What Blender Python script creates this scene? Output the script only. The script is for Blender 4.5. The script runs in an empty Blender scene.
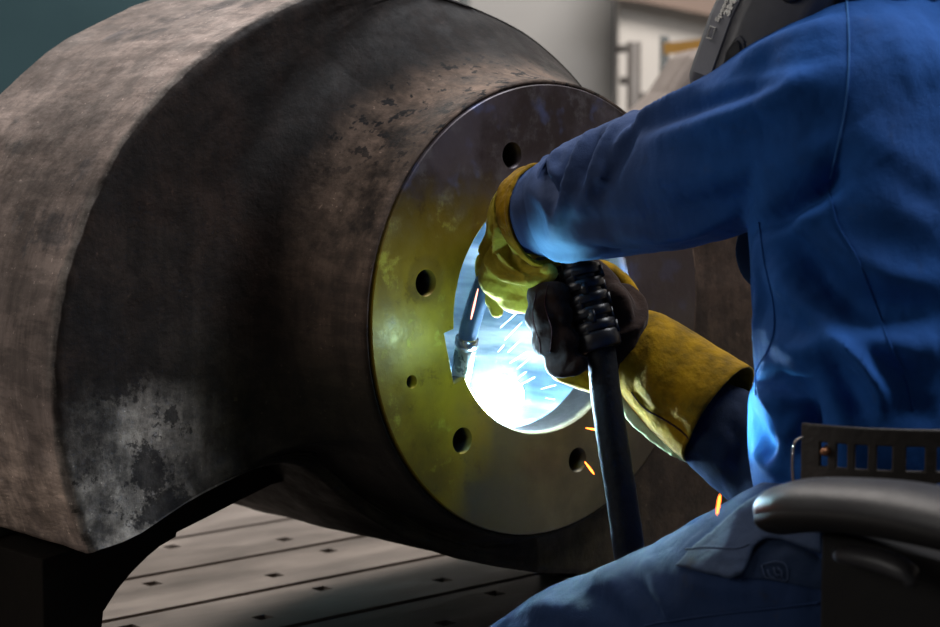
import bpy, bmesh, math, random
import numpy as np
from mathutils import Vector, Matrix, noise
from mathutils.bvhtree import BVHTree
random.seed(4); rng = np.random.default_rng(4)
SC = bpy.context.scene; COL = SC.collection
PI = math.pi
# ---------------------------------------------------------------- camera frame
# world: X and Z lie in the flange face, +Y runs into the casting, origin = centre of the bore mouth
FPX, CX, CY = 2100.0, 470.0, 313.5
pit, yaw, d0 = math.radians(6), math.radians(42.3), 2.33
s_, c_ = math.sin(yaw), math.cos(yaw)
VR = Vector((c_, -s_, 0)); VA = Vector((s_, c_, 0)); VZ = Vector((0, 0, 1))
VF = VA * math.cos(pit) - VZ * math.sin(pit); VU = VA * math.sin(pit) + VZ * math.cos(pit)
def ray(px, py): return VR * ((px - CX) / FPX) + VU * ((CY - py) / FPX) + VF
CAM = -ray(545.5, 311) * d0
def P(px, py, d): return CAM + ray(px, py) * d
def onY(px, py, y):
    r = ray(px, py); return CAM + r * ((y - CAM.y) / r.y)
# ---------------------------------------------------------------- materials
def mat(name, cols, rough=(.5, .5), metal=0.0, scale=5.0, detail=6, bump=.0, bscale=None, stretch=(1, 1, 1), spec=.5, sheen=0, coat=0):
    """cols: list of (pos, rgb) for a noise driven ramp"""
    m = bpy.data.materials.new(name); m.use_nodes = True
    nt = m.node_tree; b = nt.nodes['Principled BSDF']; N = nt.nodes.new; L = nt.links.new
    tc = N('ShaderNodeTexCoord'); mp = N('ShaderNodeMapping'); mp.inputs['Scale'].default_value = stretch
    L(tc.outputs['Object'], mp.inputs[0])
    no = N('ShaderNodeTexNoise'); no.inputs['Scale'].default_value = scale; no.inputs['Detail'].default_value = detail
    no.inputs['Roughness'].default_value = .62
    L(mp.outputs[0], no.inputs['Vector'])
    cr = N('ShaderNodeValToRGB')
    while len(cr.color_ramp.elements) < len(cols): cr.color_ramp.elements.new(.5)
    for e, (p, c) in zip(cr.color_ramp.elements, cols): e.position = p; e.color = (*c, 1)
    L(no.outputs['Fac'], cr.inputs[0]); L(cr.outputs[0], b.inputs['Base Color'])
    mr = N('ShaderNodeMapRange'); mr.inputs[1].default_value = .3; mr.inputs[2].default_value = .7
    mr.inputs[3].default_value = rough[0]; mr.inputs[4].default_value = rough[1]
    L(no.outputs['Fac'], mr.inputs[0]); L(mr.outputs[0], b.inputs['Roughness'])
    b.inputs['Metallic'].default_value = metal; b.inputs['Specular IOR Level'].default_value = spec
    b.inputs['Sheen Weight'].default_value = sheen
    if sheen: b.inputs['Sheen Roughness'].default_value = .4
    b.inputs['Coat Weight'].default_value = coat
    if bump:
        n2 = N('ShaderNodeTexNoise'); n2.inputs['Scale'].default_value = bscale or scale * 6; n2.inputs['Detail'].default_value = 5
        L(mp.outputs[0], n2.inputs['Vector'])
        bp = N('ShaderNodeBump'); bp.inputs['Strength'].default_value = bump; bp.inputs['Distance'].default_value = .004
        L(n2.outputs['Fac'], bp.inputs['Height']); L(bp.outputs[0], b.inputs['Normal'])
    m['_ramp'] = 1
    return m
class NT:
    """small helper to write node graphs"""
    def __init__(s, m): s.nt = m.node_tree; s.b = s.nt.nodes['Principled BSDF']
    def n(s, t, **k):
        x = s.nt.nodes.new(t)
        for a, v in k.items(): setattr(x, a, v)
        return x
    def l(s, a, b): s.nt.links.new(a, b)
    def val(s, sock, v):
        if hasattr(v, 'is_output') or hasattr(v, 'links'): s.l(v, sock)
        else: sock.default_value = v
    def math(s, op, a, b=0., clamp=False):
        x = s.n('ShaderNodeMath', operation=op); x.use_clamp = clamp; s.val(x.inputs[0], a); s.val(x.inputs[1], b); return x.outputs[0]
    def noise(s, vec, scale, detail=5, rough=.6):
        x = s.n('ShaderNodeTexNoise'); s.l(vec, x.inputs['Vector']); x.inputs['Scale'].default_value = scale
        x.inputs['Detail'].default_value = detail; x.inputs['Roughness'].default_value = rough; return x.outputs['Fac']
    def mix(s, f, a, b):
        x = s.n('ShaderNodeMix', data_type='RGBA'); s.val(x.inputs[0], f)
        for i, v in ((6, a), (7, b)):
            if isinstance(v, tuple): x.inputs[i].default_value = (*v, 1)
            else: s.l(v, x.inputs[i])
        return x.outputs[2]
    def step(s, v, a, b, lo=0., hi=1.):
        x = s.n('ShaderNodeMapRange', interpolation_type='SMOOTHSTEP'); s.val(x.inputs[0], v)
        for i, q in ((1, a), (2, b), (3, lo), (4, hi)): x.inputs[i].default_value = q
        return x.outputs[0]
def base_mat(name):
    m = bpy.data.materials.new(name); m.use_nodes = True; return m, NT(m)
def casting_material():
    m, g = base_mat('cast steel')
    tc = g.n('ShaderNodeTexCoord'); ob = tc.outputs['Object']
    sp = g.n('ShaderNodeSeparateXYZ'); g.l(ob, sp.inputs[0]); X, Y, Z = sp.outputs
    sn = g.n('ShaderNodeSeparateXYZ'); geo = g.n('ShaderNodeNewGeometry'); g.l(geo.outputs['True Normal'], sn.inputs[0])
    n1 = g.noise(ob, 4.5, 8); n2 = g.noise(ob, 14, 8, .7); n3 = g.noise(ob, 60, 4); n4 = g.noise(ob, 2.2, 4)
    face = g.mix(g.step(n1, .40, .60), (.013, .0080, .0062), (.038, .020, .0135))
    face = g.mix(g.step(n2, .55, .72, 0, .45), face, (.050, .034, .026))
    face = g.mix(g.step(n4, .5, .68, 0, .6), face, (.014, .016, .015))
    # pale mottled corner low at the left, with light from the left painted in
    lowz = g.step(g.math('ADD', Z, g.math('MULTIPLY', g.math('SUBTRACT', n1, .5), .30)), -.06, -.17)
    lowx = g.step(g.math('ADD', X, g.math('MULTIPLY', g.math('SUBTRACT', n2, .5), .25)), -.27, -.40)
    pale = g.mix(g.step(n2, .35, .65), (.09, .085, .08), (.62, .57, .50))
    pale = g.mix(g.step(g.noise(ob, 11, 6, .75), .53, .58, 0, .85), pale, (.024, .024, .027))
    face = g.mix(g.math('MULTIPLY', g.math('MULTIPLY', lowz, lowx), .85), face, pale)
    # olive tint toward the bottom of the face
    ol = g.math('MULTIPLY', g.step(Z, .05, -.12), g.step(X, -.42, -.30)); face = g.mix(g.math('MULTIPLY', ol, .6), face, (.022, .021, .008))
    face = g.mix(g.math('MULTIPLY', g.step(Z, .05, .22), .55), face, (.008, .0055, .005))  # upper face darkened to cut the light it catches
    # fillet around the flange: rusty with dark specks, the arc-lit light strip painted in
    r = g.math('SQRT', g.math('ADD', g.math('MULTIPLY', X, X), g.math('MULTIPLY', Z, Z)))
    fil = g.math('MULTIPLY', g.step(r, .292, .258), g.step(Z, -.08, .10))
    face = g.mix(g.math('MULTIPLY', fil, g.step(n2, .3, .6)), face, (.17, .115, .085))
    face = g.mix(g.math('MULTIPLY', g.step(r, .36, .28), g.math('MULTIPLY', g.step(n3, .56, .62), g.step(Z, .12, .2))), face, (.01, .008, .008))
    # rim
    rim = g.mix(g.step(n1, .35, .65), (.155, .118, .102), (.31, .24, .21))
    rim = g.mix(g.step(n2, .55, .75, 0, .5), rim, (.42, .36, .32))
    rim = g.mix(g.step(g.noise(ob, 7, 6, .7), .56, .64, 0, .7), rim, (.07, .065, .07))
    rlow = g.math('MULTIPLY', g.step(Z, -.06, -.2), g.step(n2, .35, .6))
    rim = g.mix(g.math('MULTIPLY', rlow, .8), rim, (.62, .47, .38))  # rim lightened low down, the same side light put into colour
    isrim = g.step(Y, .1735, .180)
    col = g.mix(isrim, face, rim)
    # worn edge, its highlight line painted in
    ed = g.math('MULTIPLY', g.step(Y, .1722, .1740), g.step(Y, .188, .178))
    col = g.mix(g.math('MULTIPLY', ed, g.step(n2, .4, .6)), col, (.20, .17, .15))
    # darker on downward facing surfaces
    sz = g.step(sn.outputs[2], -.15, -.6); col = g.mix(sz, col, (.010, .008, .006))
    # hub right hand side brown
    col = g.mix(g.math('MULTIPLY', g.step(X, .1, .25), .7), col, (.05, .030, .020))
    # rolling scratches, mill scale flecks and drips
    mp = g.n('ShaderNodeMapping'); mp.inputs['Scale'].default_value = (1.0, .25, 1.0); mp.inputs['Rotation'].default_value = (.2, .35, 0); g.l(ob, mp.inputs[0])
    mp2 = g.n('ShaderNodeMapping'); mp2.inputs['Scale'].default_value = (5, 5, .7); g.l(ob, mp2.inputs[0])
    k1 = g.step(g.noise(mp.outputs[0], 38, 8, .75), .42, .60, .72, 1.2); k2 = g.step(g.noise(mp2.outputs[0], 7, 6, .7), .36, .62, .72, 1.25); k3 = g.step(g.noise(ob, 160, 3, .6), .66, .72, 1, 2.2)
    vm = g.n('ShaderNodeVectorMath', operation='SCALE'); g.l(col, vm.inputs[0]); g.l(g.math('MULTIPLY', g.math('MULTIPLY', k1, k2), k3), vm.inputs['Scale']); col = vm.outputs[0]
    g.l(col, g.b.inputs['Base Color'])
    g.l(g.step(n2, .3, .7, .58, .82), g.b.inputs['Roughness']); g.b.inputs['Metallic'].default_value = .1; g.b.inputs['Specular IOR Level'].default_value = .3
    bp = g.n('ShaderNodeBump'); bp.inputs['Strength'].default_value = .55; bp.inputs['Distance'].default_value = .004
    hh = g.math('ADD', g.math('MULTIPLY', n3, .35), g.math('ADD', n2, g.math('MULTIPLY', n1, 1.5)))
    g.l(hh, bp.inputs['Height']); g.l(bp.outputs[0], g.b.inputs['Normal'])
    return m
def flange_material():
    m, g = base_mat('heat tinted machined steel')
    tc = g.n('ShaderNodeTexCoord'); ob = tc.outputs['Object']
    sp = g.n('ShaderNodeSeparateXYZ'); g.l(ob, sp.inputs[0]); X, Y, Z = sp.outputs
    n1 = g.noise(ob, 7, 7); n2 = g.noise(ob, 24, 6, .7); n3 = g.noise(ob, 120, 3)
    d = g.math('MULTIPLY', g.math('SUBTRACT', n1, .5), .28)
    top = g.mix(g.step(n1, .42, .58), (.036, .023, .022), (.080, .062, .072)); top = g.mix(g.step(n2, .5, .64, 0, .5), top, (.13, .115, .12))
    top = g.mix(g.math('MULTIPLY', g.step(g.noise(ob, 16, 3), .55, .66), .5), top, (.10, .13, .28))
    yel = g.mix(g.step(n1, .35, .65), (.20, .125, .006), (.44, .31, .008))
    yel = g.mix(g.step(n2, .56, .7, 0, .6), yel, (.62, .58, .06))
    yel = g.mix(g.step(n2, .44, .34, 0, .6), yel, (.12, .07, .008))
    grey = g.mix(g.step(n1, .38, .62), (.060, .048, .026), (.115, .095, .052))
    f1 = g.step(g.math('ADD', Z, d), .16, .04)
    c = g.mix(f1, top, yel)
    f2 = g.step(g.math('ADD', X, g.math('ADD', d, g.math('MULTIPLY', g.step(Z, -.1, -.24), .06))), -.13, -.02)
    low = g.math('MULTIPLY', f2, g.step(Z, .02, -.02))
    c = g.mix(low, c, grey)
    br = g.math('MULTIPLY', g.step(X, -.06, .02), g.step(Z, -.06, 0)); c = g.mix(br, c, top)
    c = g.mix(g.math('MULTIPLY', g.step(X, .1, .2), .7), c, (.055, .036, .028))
    # halo left of the counterbored hole
    vx = g.math('ADD', X, .176); vz = g.math('SUBTRACT', Z, .046)
    hr = g.math('SQRT', g.math('ADD', g.math('MULTIPLY', vx, vx), g.math('MULTIPLY', vz, vz)))
    c = g.mix(g.math('MULTIPLY', g.step(hr, .028, .022), g.math('MULTIPLY', g.step(hr, .010, .014), g.step(n1, .3, .6, .1, .5))), c, (.12, .075, .02))
    c = g.mix(g.step(Y, .004, .012), c, (.01, .008, .007))  # hole walls and sides darkened with depth, shade painted in
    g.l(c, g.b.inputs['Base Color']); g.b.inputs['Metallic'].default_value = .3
    g.l(g.step(n2, .3, .7, .32, .55), g.b.inputs['Roughness'])
    bp = g.n('ShaderNodeBump'); bp.inputs['Strength'].default_value = .25; bp.inputs['Distance'].default_value = .002
    g.l(g.math('ADD', n2, g.math('MULTIPLY', n3, .3)), bp.inputs['Height']); g.l(bp.outputs[0], g.b.inputs['Normal'])
    return m
def cloth_material(name, a, b, dirt, rough=.85, sheen=.12, dirtamt=.5, worn=None):
    m, g = base_mat(name)
    tc = g.n('ShaderNodeTexCoord'); ob = tc.outputs['Object']
    n1 = g.noise(ob, 6, 6); n2 = g.noise(ob, 30, 5, .7); n3 = g.noise(ob, 900, 2)
    c = g.mix(g.step(n1, .35, .65), a, b); c = g.mix(g.step(n2, .58, .78, 0, dirtamt), c, dirt)
    if worn:
        sp = g.n('ShaderNodeSeparateXYZ'); g.l(ob, sp.inputs[0])
        c = g.mix(g.step(g.math('ADD', sp.outputs[1], g.math('MULTIPLY', g.math('SUBTRACT', n1, .5), .12)), -.42, -.20), c, worn)
    g.l(c, g.b.inputs['Base Color']); g.b.inputs['Roughness'].default_value = rough
    g.b.inputs['Sheen Weight'].default_value = sheen; g.b.inputs['Sheen Tint'].default_value = (*[min(1, x * 3) for x in b], 1)
    g.b.inputs['Specular IOR Level'].default_value = .25
    bp = g.n('ShaderNodeBump'); bp.inputs['Strength'].default_value = .75; bp.inputs['Distance'].default_value = .0035
    wv = g.n('ShaderNodeMapping'); wv.inputs['Scale'].default_value = (1, 1, .45); wv.inputs['Rotation'].default_value = (.3, .5, .4); g.l(ob, wv.inputs[0])
    n4 = g.noise(wv.outputs[0], 22, 3, .5)
    g.l(g.math('ADD', g.math('MULTIPLY', n4, 2.0), g.math('ADD', g.math('MULTIPLY', n2, .5), g.math('MULTIPLY', n3, .15))), bp.inputs['Height'])
    g.l(bp.outputs[0], g.b.inputs['Normal'])
    return m
def emis(name, col, st):
    m, g = base_mat(name); g.b.inputs['Base Color'].default_value = (*col, 1)
    tc = g.n('ShaderNodeTexCoord'); n = g.noise(tc.outputs['Object'], 20)
    g.l(g.step(n, 0, 1, st * .8, st * 1.2), g.b.inputs['Emission Strength']); g.b.inputs['Emission Color'].default_value = (*col, 1)
    return m
M = {}
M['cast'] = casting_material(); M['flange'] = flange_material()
M['bore'] = mat('bright machined bore', [(.36, (.03, .055, .08)), (.46, (.06, .095, .125)), (.56, (.14, .18, .205)), (.66, (.34, .37, .39))], (.4, .65), .0, 26, bump=.7, stretch=(1, .12, 1), bscale=60)
M['jacket'] = cloth_material('blue work cloth', (.007, .060, .235), (.014, .102, .39), (.03, .055, .12), worn=(.034, .058, .140))
M['seam'] = cloth_material('blue seam thread', (.03, .12, .36), (.045, .17, .46), (.03, .08, .2))
M['trouser'] = cloth_material('faded blue work cloth', (.009, .026, .080), (.015, .038, .112), (.034, .036, .048), dirtamt=.7)
M['flap'] = cloth_material('faded grey blue cloth', (.022, .038, .080), (.032, .052, .102), (.05, .045, .052), dirtamt=.7)
M['navy'] = cloth_material('dark navy cloth', (.004, .012, .035), (.006, .018, .05), (.004, .008, .02))
M['trouser_grey'] = cloth_material('soiled grey cloth', (.05, .06, .06), (.075, .085, .08), (.06, .055, .05))
def leather(name, cols, bump=.6): return mat(name, cols, (.75, .95), 0, 18, 8, bump, 90, spec=.1, sheen=.1)
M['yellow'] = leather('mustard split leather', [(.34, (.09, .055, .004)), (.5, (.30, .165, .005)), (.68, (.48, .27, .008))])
M['yellow_lit'] = leather('arc lit mustard leather', [(.3, (.24, .18, .02)), (.5, (.40, .31, .03)), (.72, (.55, .46, .08))], 1.0)  # mustard leather again, lightened to carry the arc light
M['welt'] = leather('arc lit frayed leather', [(.3, (.50, .50, .20)), (.5, (.70, .72, .36)), (.72, (.8, .85, .5))])  # pale green white: arc light put into the leather colour
M['brown'] = leather('dark brown palm leather', [(.3, (.018, .011, .009)), (.55, (.035, .020, .015)), (.75, (.055, .035, .024))])
M['piping'] = leather('dark red welt leather', [(.3, (.03, .010, .010)), (.7, (.06, .022, .02))])
M['rubber'] = mat('black rubber', [(.3, (.008, .008, .010)), (.7, (.016, .016, .020))], (.28, .42), 0, 30, bump=.2, bscale=80)
M['hose'] = mat('black cable sheath', [(.3, (.005, .006, .009)), (.7, (.009, .010, .013))], (.55, .7), 0, 20, bump=.3, bscale=120, spec=.2)
M['plastic'] = mat('dark grey moulded plastic', [(.3, (.026, .024, .026)), (.7, (.038, .036, .038))], (.42, .5), 0, 25, bump=.08, bscale=200)
M['blackplastic'] = mat('matt black plastic', [(.3, (.010, .009, .009)), (.7, (.018, .016, .015))], (.55, .7), 0, 12, bump=.1, spec=.15)
M['backplastic'] = mat('dusty brown black plastic', [(.3, (.022, .018, .015)), (.6, (.04, .032, .026)), (.8, (.07, .05, .04))], (.5, .7), 0, 18, bump=.4, bscale=90)
M['helmet'] = mat('helmet grey plastic', [(.3, (.085, .083, .092)), (.7, (.115, .112, .122))], (.4, .5), 0, 20, bump=.05, bscale=150)
M['helmet_dark'] = mat('helmet black plastic', [(.3, (.010, .010, .013)), (.7, (.016, .016, .02))], (.35, .45), 0, 20)
M['helmet_strip'] = mat('helmet strip plastic', [(.3, (.17, .17, .195)), (.7, (.22, .22, .25))], (.35, .45), 0, 20)
M['print'] = mat('white print', [(.3, (.55, .53, .5)), (.7, (.7, .68, .64))], (.6, .7), 0, 30)
M['table'] = mat('worn grey steel plate', [(.3, (.15, .12, .10)), (.5, (.23, .19, .165)), (.7, (.34, .29, .255))], (.35, .6), .25, 6, 8, .2, 60, stretch=(.6, 1.6, 1))
M['shade_black'] = mat('shadow black steel', [(.3, (.006, .005, .004)), (.7, (.013, .010, .008))], (.7, .9), 0, 8, bump=.4, spec=.08)  # near black: shadow under the casting and in the table slots put in
M['redbrown'] = mat('red brown primed steel', [(.3, (.030, .018, .016)), (.7, (.055, .032, .028))], (.5, .7), .1, 8, bump=.3)
M['greenish'] = mat('dull grey green steel', [(.3, (.055, .06, .05)), (.7, (.10, .105, .085))], (.5, .7), .2, 9, bump=.3)
M['copper'] = mat('heat blued nozzle', [(.3, (.20, .32, .38)), (.5, (.40, .46, .40)), (.7, (.45, .38, .30))], (.2, .35), .7, 40)
M['neck'] = mat('dark blue grey neck', [(.3, (.045, .08, .13)), (.7, (.07, .12, .19))], (.25, .4), .4, 20)
M['chrome'] = mat('steel buckle', [(.3, (.35, .35, .37)), (.7, (.5, .5, .52))], (.2, .3), .9, 20)
M['copperrivet'] = mat('copper rivet', [(.3, (.28, .12, .06)), (.7, (.4, .18, .09))], (.35, .5), .8, 40)
M['skin'] = mat('skin', [(.3, (.45, .26, .18)), (.7, (.55, .33, .24))], (.5, .6), 0, 20)
M['spark'] = emis('glowing orange spark', (1, .17, .02), 9)
M['hotspark'] = emis('glowing pink spark', (1, .35, .25), 5)
M['whitespark'] = emis('glowing white spark', (.75, .88, 1), 2.2)
M['arc'] = emis('electric arc', (.50, .79, 1), 620)
M['wall_grey'] = mat('grey painted wall', [(.3, (.33, .315, .30)), (.7, (.37, .355, .34))], (.8, .9), 0, 1.2)
M['wall_white'] = mat('off white painted wall', [(.3, (.50, .46, .42)), (.7, (.56, .52, .475))], (.8, .9), 0, 1.2)
M['wall_teal'] = mat('dark teal painted wall', [(.3, (.018, .050, .060)), (.7, (.028, .070, .082))], (.5, .7), 0, 1.5)
M['brownbeam'] = mat('brown beam', [(.3, (.16, .11, .085)), (.7, (.20, .14, .11))], (.6, .8), 0, 4)
M['floor'] = mat('grey concrete', [(.3, (.10, .10, .10)), (.7, (.17, .165, .16))], (.6, .85), 0, 3, bump=.2)
M['pipegrey'] = mat('grey brown pipe', [(.3, (.045, .038, .033)), (.7, (.075, .064, .056))], (.5, .7), .2, 10)
M['postgrey'] = mat('dark grey green post', [(.3, (.022, .026, .026)), (.7, (.038, .042, .040))], (.5, .7), .2, 10)
M['amber'] = mat('amber painted bar', [(.3, (.36, .18, .03)), (.7, (.48, .26, .05))], (.5, .6), 0, 6)
M['tancast'] = mat('pale tan cast steel', [(.3, (.15, .12, .10)), (.55, (.22, .18, .16)), (.75, (.28, .24, .21))], (.5, .7), .1, 9, bump=.3)
# ---------------------------------------------------------------- object helpers
def empty(name, loc, label, cat, group=None):
    o = bpy.data.objects.new(name, None); COL.objects.link(o); o.location = loc; o.empty_display_size = .05
    o['label'] = label; o['category'] = cat
    if group: o['group'] = group
    return o
def link_mesh(name, me, m=None, parent=None, smooth=True, label=None):
    o = bpy.data.objects.new(name, me); COL.objects.link(o)
    if m is not None and not len(me.materials): me.materials.append(m)
    if parent is not None:
        o.parent = parent; o.matrix_parent_inverse = Matrix.Translation(-top(parent).location if parent.parent is None else Vector((0, 0, 0)))
    if smooth: me.polygons.foreach_set('use_smooth', [True] * len(me.polygons))
    if label: o['label'] = label
    return o
def top(o):
    while o.parent: o = o.parent
    return o
def meshof(name, V, F):
    me = bpy.data.meshes.new(name); me.from_pydata([tuple(v) for v in V], [], F); me.update(); return me
def bm_mesh(name, bm):
    bmesh.ops.recalc_face_normals(bm, faces=bm.faces); me = bpy.data.meshes.new(name); bm.to_mesh(me); bm.free(); return me
def box(bm, cen, size, rot=None):
    r = bmesh.ops.create_cube(bm, size=1); Mx = Matrix.Translation(cen) @ (rot or Matrix()) @ Matrix.Diagonal((*size, 1))
    bmesh.ops.transform(bm, matrix=Mx, verts=r['verts']); return r['verts']
def bevel(o, w, seg=2, ang=40):
    m = o.modifiers.new('bevel', 'BEVEL'); m.width = w; m.segments = seg; m.limit_method = 'ANGLE'; m.angle_limit = math.radians(ang); return o
def catmull(pts, n=8):
    pts = [tuple(p) for p in pts]; A = np.array(pts, float); out = []
    for i in range(len(A) - 1):
        p0 = A[max(i - 1, 0)]; p1 = A[i]; p2 = A[i + 1]; p3 = A[min(i + 2, len(A) - 1)]
        for k in range(n):
            t = k / n
            out.append(.5 * ((2 * p1) + (-p0 + p2) * t + (2 * p0 - 5 * p1 + 4 * p2 - p3) * t * t + (-p0 + 3 * p1 - 3 * p2 + p3) * t ** 3))
    out.append(A[-1]); return np.array(out)
def tube(bm, path, rad, seg=20, cap=True, n=8, flat=None, round_ends=False):
    """path: Vectors, rad: radii (number, list or (a,b) list). flat: axis for the first radius"""
    if not isinstance(rad, (list, tuple)): rad = [rad] * len(path)
    rr = [(r, r) if not isinstance(r, (tuple, list)) else tuple(r) for r in rad]
    D = catmull([(*p, *r) for p, r in zip(path, rr)], n) if n > 1 else np.array([(*p, *r) for p, r in zip(path, rr)])
    pts = [Vector(d[:3]) for d in D]; R = [(d[3], d[4]) for d in D]
    if round_ends:
        def dome(p, q, r):
            dr = (p - q).normalized(); o = []
            for a in (30, 55, 75, 87):
                a = math.radians(a); o.append((p + dr * (math.sin(a) * min(r)), tuple(x * math.cos(a) for x in r)))
            return o
        e = dome(pts[-1], pts[-2], R[-1]); s = dome(pts[0], pts[1], R[0])[::-1]
        pts = [x[0] for x in s] + pts + [x[0] for x in e]; R = [x[1] for x in s] + R + [x[1] for x in e]
    t0 = (pts[1] - pts[0]).normalized(); up = flat or (VZ if abs(t0.z) < .9 else Vector((1, 0, 0)))
    u = (up - t0 * up.dot(t0)).normalized(); rings = []
    for i, p in enumerate(pts):
        t = (pts[min(i + 1, len(pts) - 1)] - pts[max(i - 1, 0)])
        t = t.normalized() if t.length > 1e-9 else t0
        u = (u - t * u.dot(t)).normalized(); w = t.cross(u)
        rings.append([bm.verts.new(p + u * (math.cos(a) * R[i][0]) + w * (math.sin(a) * R[i][1])) for a in [2 * PI * k / seg for k in range(seg)]])
    for a, b in zip(rings, rings[1:]):
        for k in range(seg): bm.faces.new((a[k], a[(k + 1) % seg], b[(k + 1) % seg], b[k]))
    if cap: bm.faces.new(rings[0][::-1]); bm.faces.new(rings[-1])
    return rings
def ell(bm, c, r, rot=None, sub=3):
    q = bmesh.ops.create_icosphere(bm, subdivisions=sub, radius=1)
    bmesh.ops.transform(bm, matrix=Matrix.Translation(c) @ (rot or Matrix()) @ Matrix.Diagonal((*r, 1)), verts=q['verts'])
def remesh(bm, voxel, smooth=4, fac=.5):
    """bmesh of overlapping closed solids -> one continuous skin (numpy verts, faces)"""
    me = bm_mesh('tmp', bm); o = bpy.data.objects.new('tmp', me); COL.objects.link(o)
    r = o.modifiers.new('r', 'REMESH'); r.mode = 'VOXEL'; r.voxel_size = voxel
    if smooth: s = o.modifiers.new('s', 'SMOOTH'); s.iterations = smooth; s.factor = fac
    dg = bpy.context.evaluated_depsgraph_get(); dg.update()
    m2 = bpy.data.meshes.new_from_object(o.evaluated_get(dg)); bpy.data.objects.remove(o)
    return m2
def verts_np(me):
    a = np.empty(len(me.vertices) * 3); me.vertices.foreach_get('co', a); return a.reshape(-1, 3)
def norms_np(me):
    a = np.empty(len(me.vertices) * 3); me.vertices.foreach_get('normal', a); return a.reshape(-1, 3)
def set_verts(me, a): me.vertices.foreach_set('co', a.ravel()); me.update()
def bvh(me): return BVHTree.FromPolygons([v.co for v in me.vertices], [p.vertices[:] for p in me.polygons])
def hit(tree, px, py):
    r = ray(px, py).normalized(); h = tree.ray_cast(CAM, r); return (h[0], h[1]) if h[0] is not None else (None, None)
def fold(me, folds, ns=0.0, nscale=14., seed=0.):
    """press ridges (+) and valleys (-) along lines lying on the cloth: (pixel polyline, height, width)"""
    t = bvh(me); A = verts_np(me); Nn = norms_np(me); D = np.zeros(len(A))
    for line, amp, wid in folds:
        L = catmull(line, 10); pts = []
        for q in L:
            h, _ = hit(t, q[0], q[1])
            if h is not None: pts.append(h)
        if len(pts) < 3: continue
        Q = np.array([tuple(p) for p in pts]); K = len(Q)
        taper = np.sin(np.linspace(.12, PI - .12, K)) ** .6
        best = np.full(len(A), 1e9); tp = np.zeros(len(A))
        for j in range(K):
            d = ((A - Q[j]) ** 2).sum(1); m = d < best; best[m] = d[m]; tp[m] = taper[j]
        D += amp * tp * np.exp(-best / wid ** 2)
    if ns:
        for i in range(len(A)):
            p = A[i]; D[i] += ns * noise.fractal(Vector((p[0] * nscale + seed, p[1] * nscale, p[2] * nscale * .7)), 1.0, 2.2, 3)
    set_verts(me, A + Nn * D[:, None])
def surf_line(tree, line, n=8, off=.0008):
    out = []
    for q in catmull(line, n):
        h, nn = hit(tree, q[0], q[1])
        if h is not None:
            if nn.dot(ray(q[0], q[1])) > 0: nn = -nn
            out.append(h + nn * off)
    return out
def seam(parent, tree, line, m, r=.0011, name='seam', off=.0006, label=None):
    pts = surf_line(tree, line, off=off)
    if len(pts) < 3: return None
    bm = bmesh.new(); tube(bm, pts, r, seg=6, n=1); return link_mesh(name, bm_mesh(name, bm), m, parent, label=label)

# ================================================================ THE CASTING
casting = empty('steel_casting', (0, .3, -.30), 'huge dark brown cast steel housing with a bored round flange, lying on the welding table', 'casting')
OUT = [(-.01, .353), (-.06, .362), (-.12, .362), (-.18, .352), (-.227, .335), (-.269, .316), (-.323, .288), (-.381, .245), (-.430, .198), (-.468, .142), (-.494, .090),
       (-.512, .038), (-.522, -.016), (-.524, -.066), (-.518, -.118), (-.505, -.171), (-.484, -.231), (-.440, -.223), (-.387, -.200), (-.331, -.181), (-.275, -.166),
       (-.232, -.166), (-.205, -.180), (-.170, -.215), (-.110, -.262), (-.04, -.290), (.05, -.312), (.14, -.326), (.26, -.335), (.40, -.335), (.53, -.32), (.58, -.22),
       (.57, -.08), (.56, .04), (.52, .12), (.44, .150), (.34, .150), (.26, .160), (.215, .190), (.185, .225), (.150, .272), (.101, .313), (.041, .338)]
NA = 720
def polar(pts):
    """star shaped outline -> radius for NA angles"""
    th = np.unwrap([math.atan2(z, x) for x, z in pts + [pts[0]]]); out = np.zeros(NA)
    for i in range(len(pts)):
        a, b = np.array(pts[i]), np.array(pts[(i + 1) % len(pts)])
        t0, t1 = th[i], th[i + 1]
        for k in range(NA):
            t = 2 * PI * k / NA
            while t < t0 - 1e-9: t += 2 * PI
            while t > t0 + 2 * PI: t -= 2 * PI
            if t0 <= t <= t1:
                dx, dz = math.cos(t), math.sin(t); e = b - a
                out[k] = (a[0] * e[1] - a[1] * e[0]) / (dx * e[1] - dz * e[0])
    return out
# refine the outline with a spline except at the sharp toe
i0 = OUT.index((-.484, -.231))
o1 = catmull(OUT[i0:] + OUT[:i0 + 1], 6)[:-1]
RO = polar([tuple(p) for p in o1])
RO = np.maximum(RO, .262)
ang = np.arange(NA) * 2 * PI / NA
Dface = np.interp(np.degrees(ang), [0, 40, 75, 95, 205, 235, 255, 275, 360], [.05, .08, .15, .17, .17, .125, .065, .036, .05])
RBODY = .2505
def bore_r():
    out = np.zeros(NA)
    for k, a in enumerate(ang):
        r = .1355
        dg = math.degrees(a)
        if 184.4 < dg < 207.2:
            # straight keyway edge from (-.149,-.015) to (-.136,-.070)
            ax, az, bx, bz = -.150, -.011, -.135, -.071
            ex, ez = bx - ax, bz - az; dx, dz = math.cos(a), math.sin(a)
            r = (ax * ez - az * ex) / (dx * ez - dz * ex)
        out[k] = r
    return out
RB = bore_r()
rings = []; matid = []
def ring(r, y, mi):
    r = np.broadcast_to(r, (NA,)); y = np.broadcast_to(y, (NA,))
    rings.append(np.stack([r * np.cos(ang), y, r * np.sin(ang)], 1)); matid.append(mi)
ring(RB * 0 + .002, .42, 1); ring(RB * .5, .42, 1); ring(RB * .97, .42, 1)
for y in np.linspace(.41, .06, 12): ring(RB, y, 1)
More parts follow.
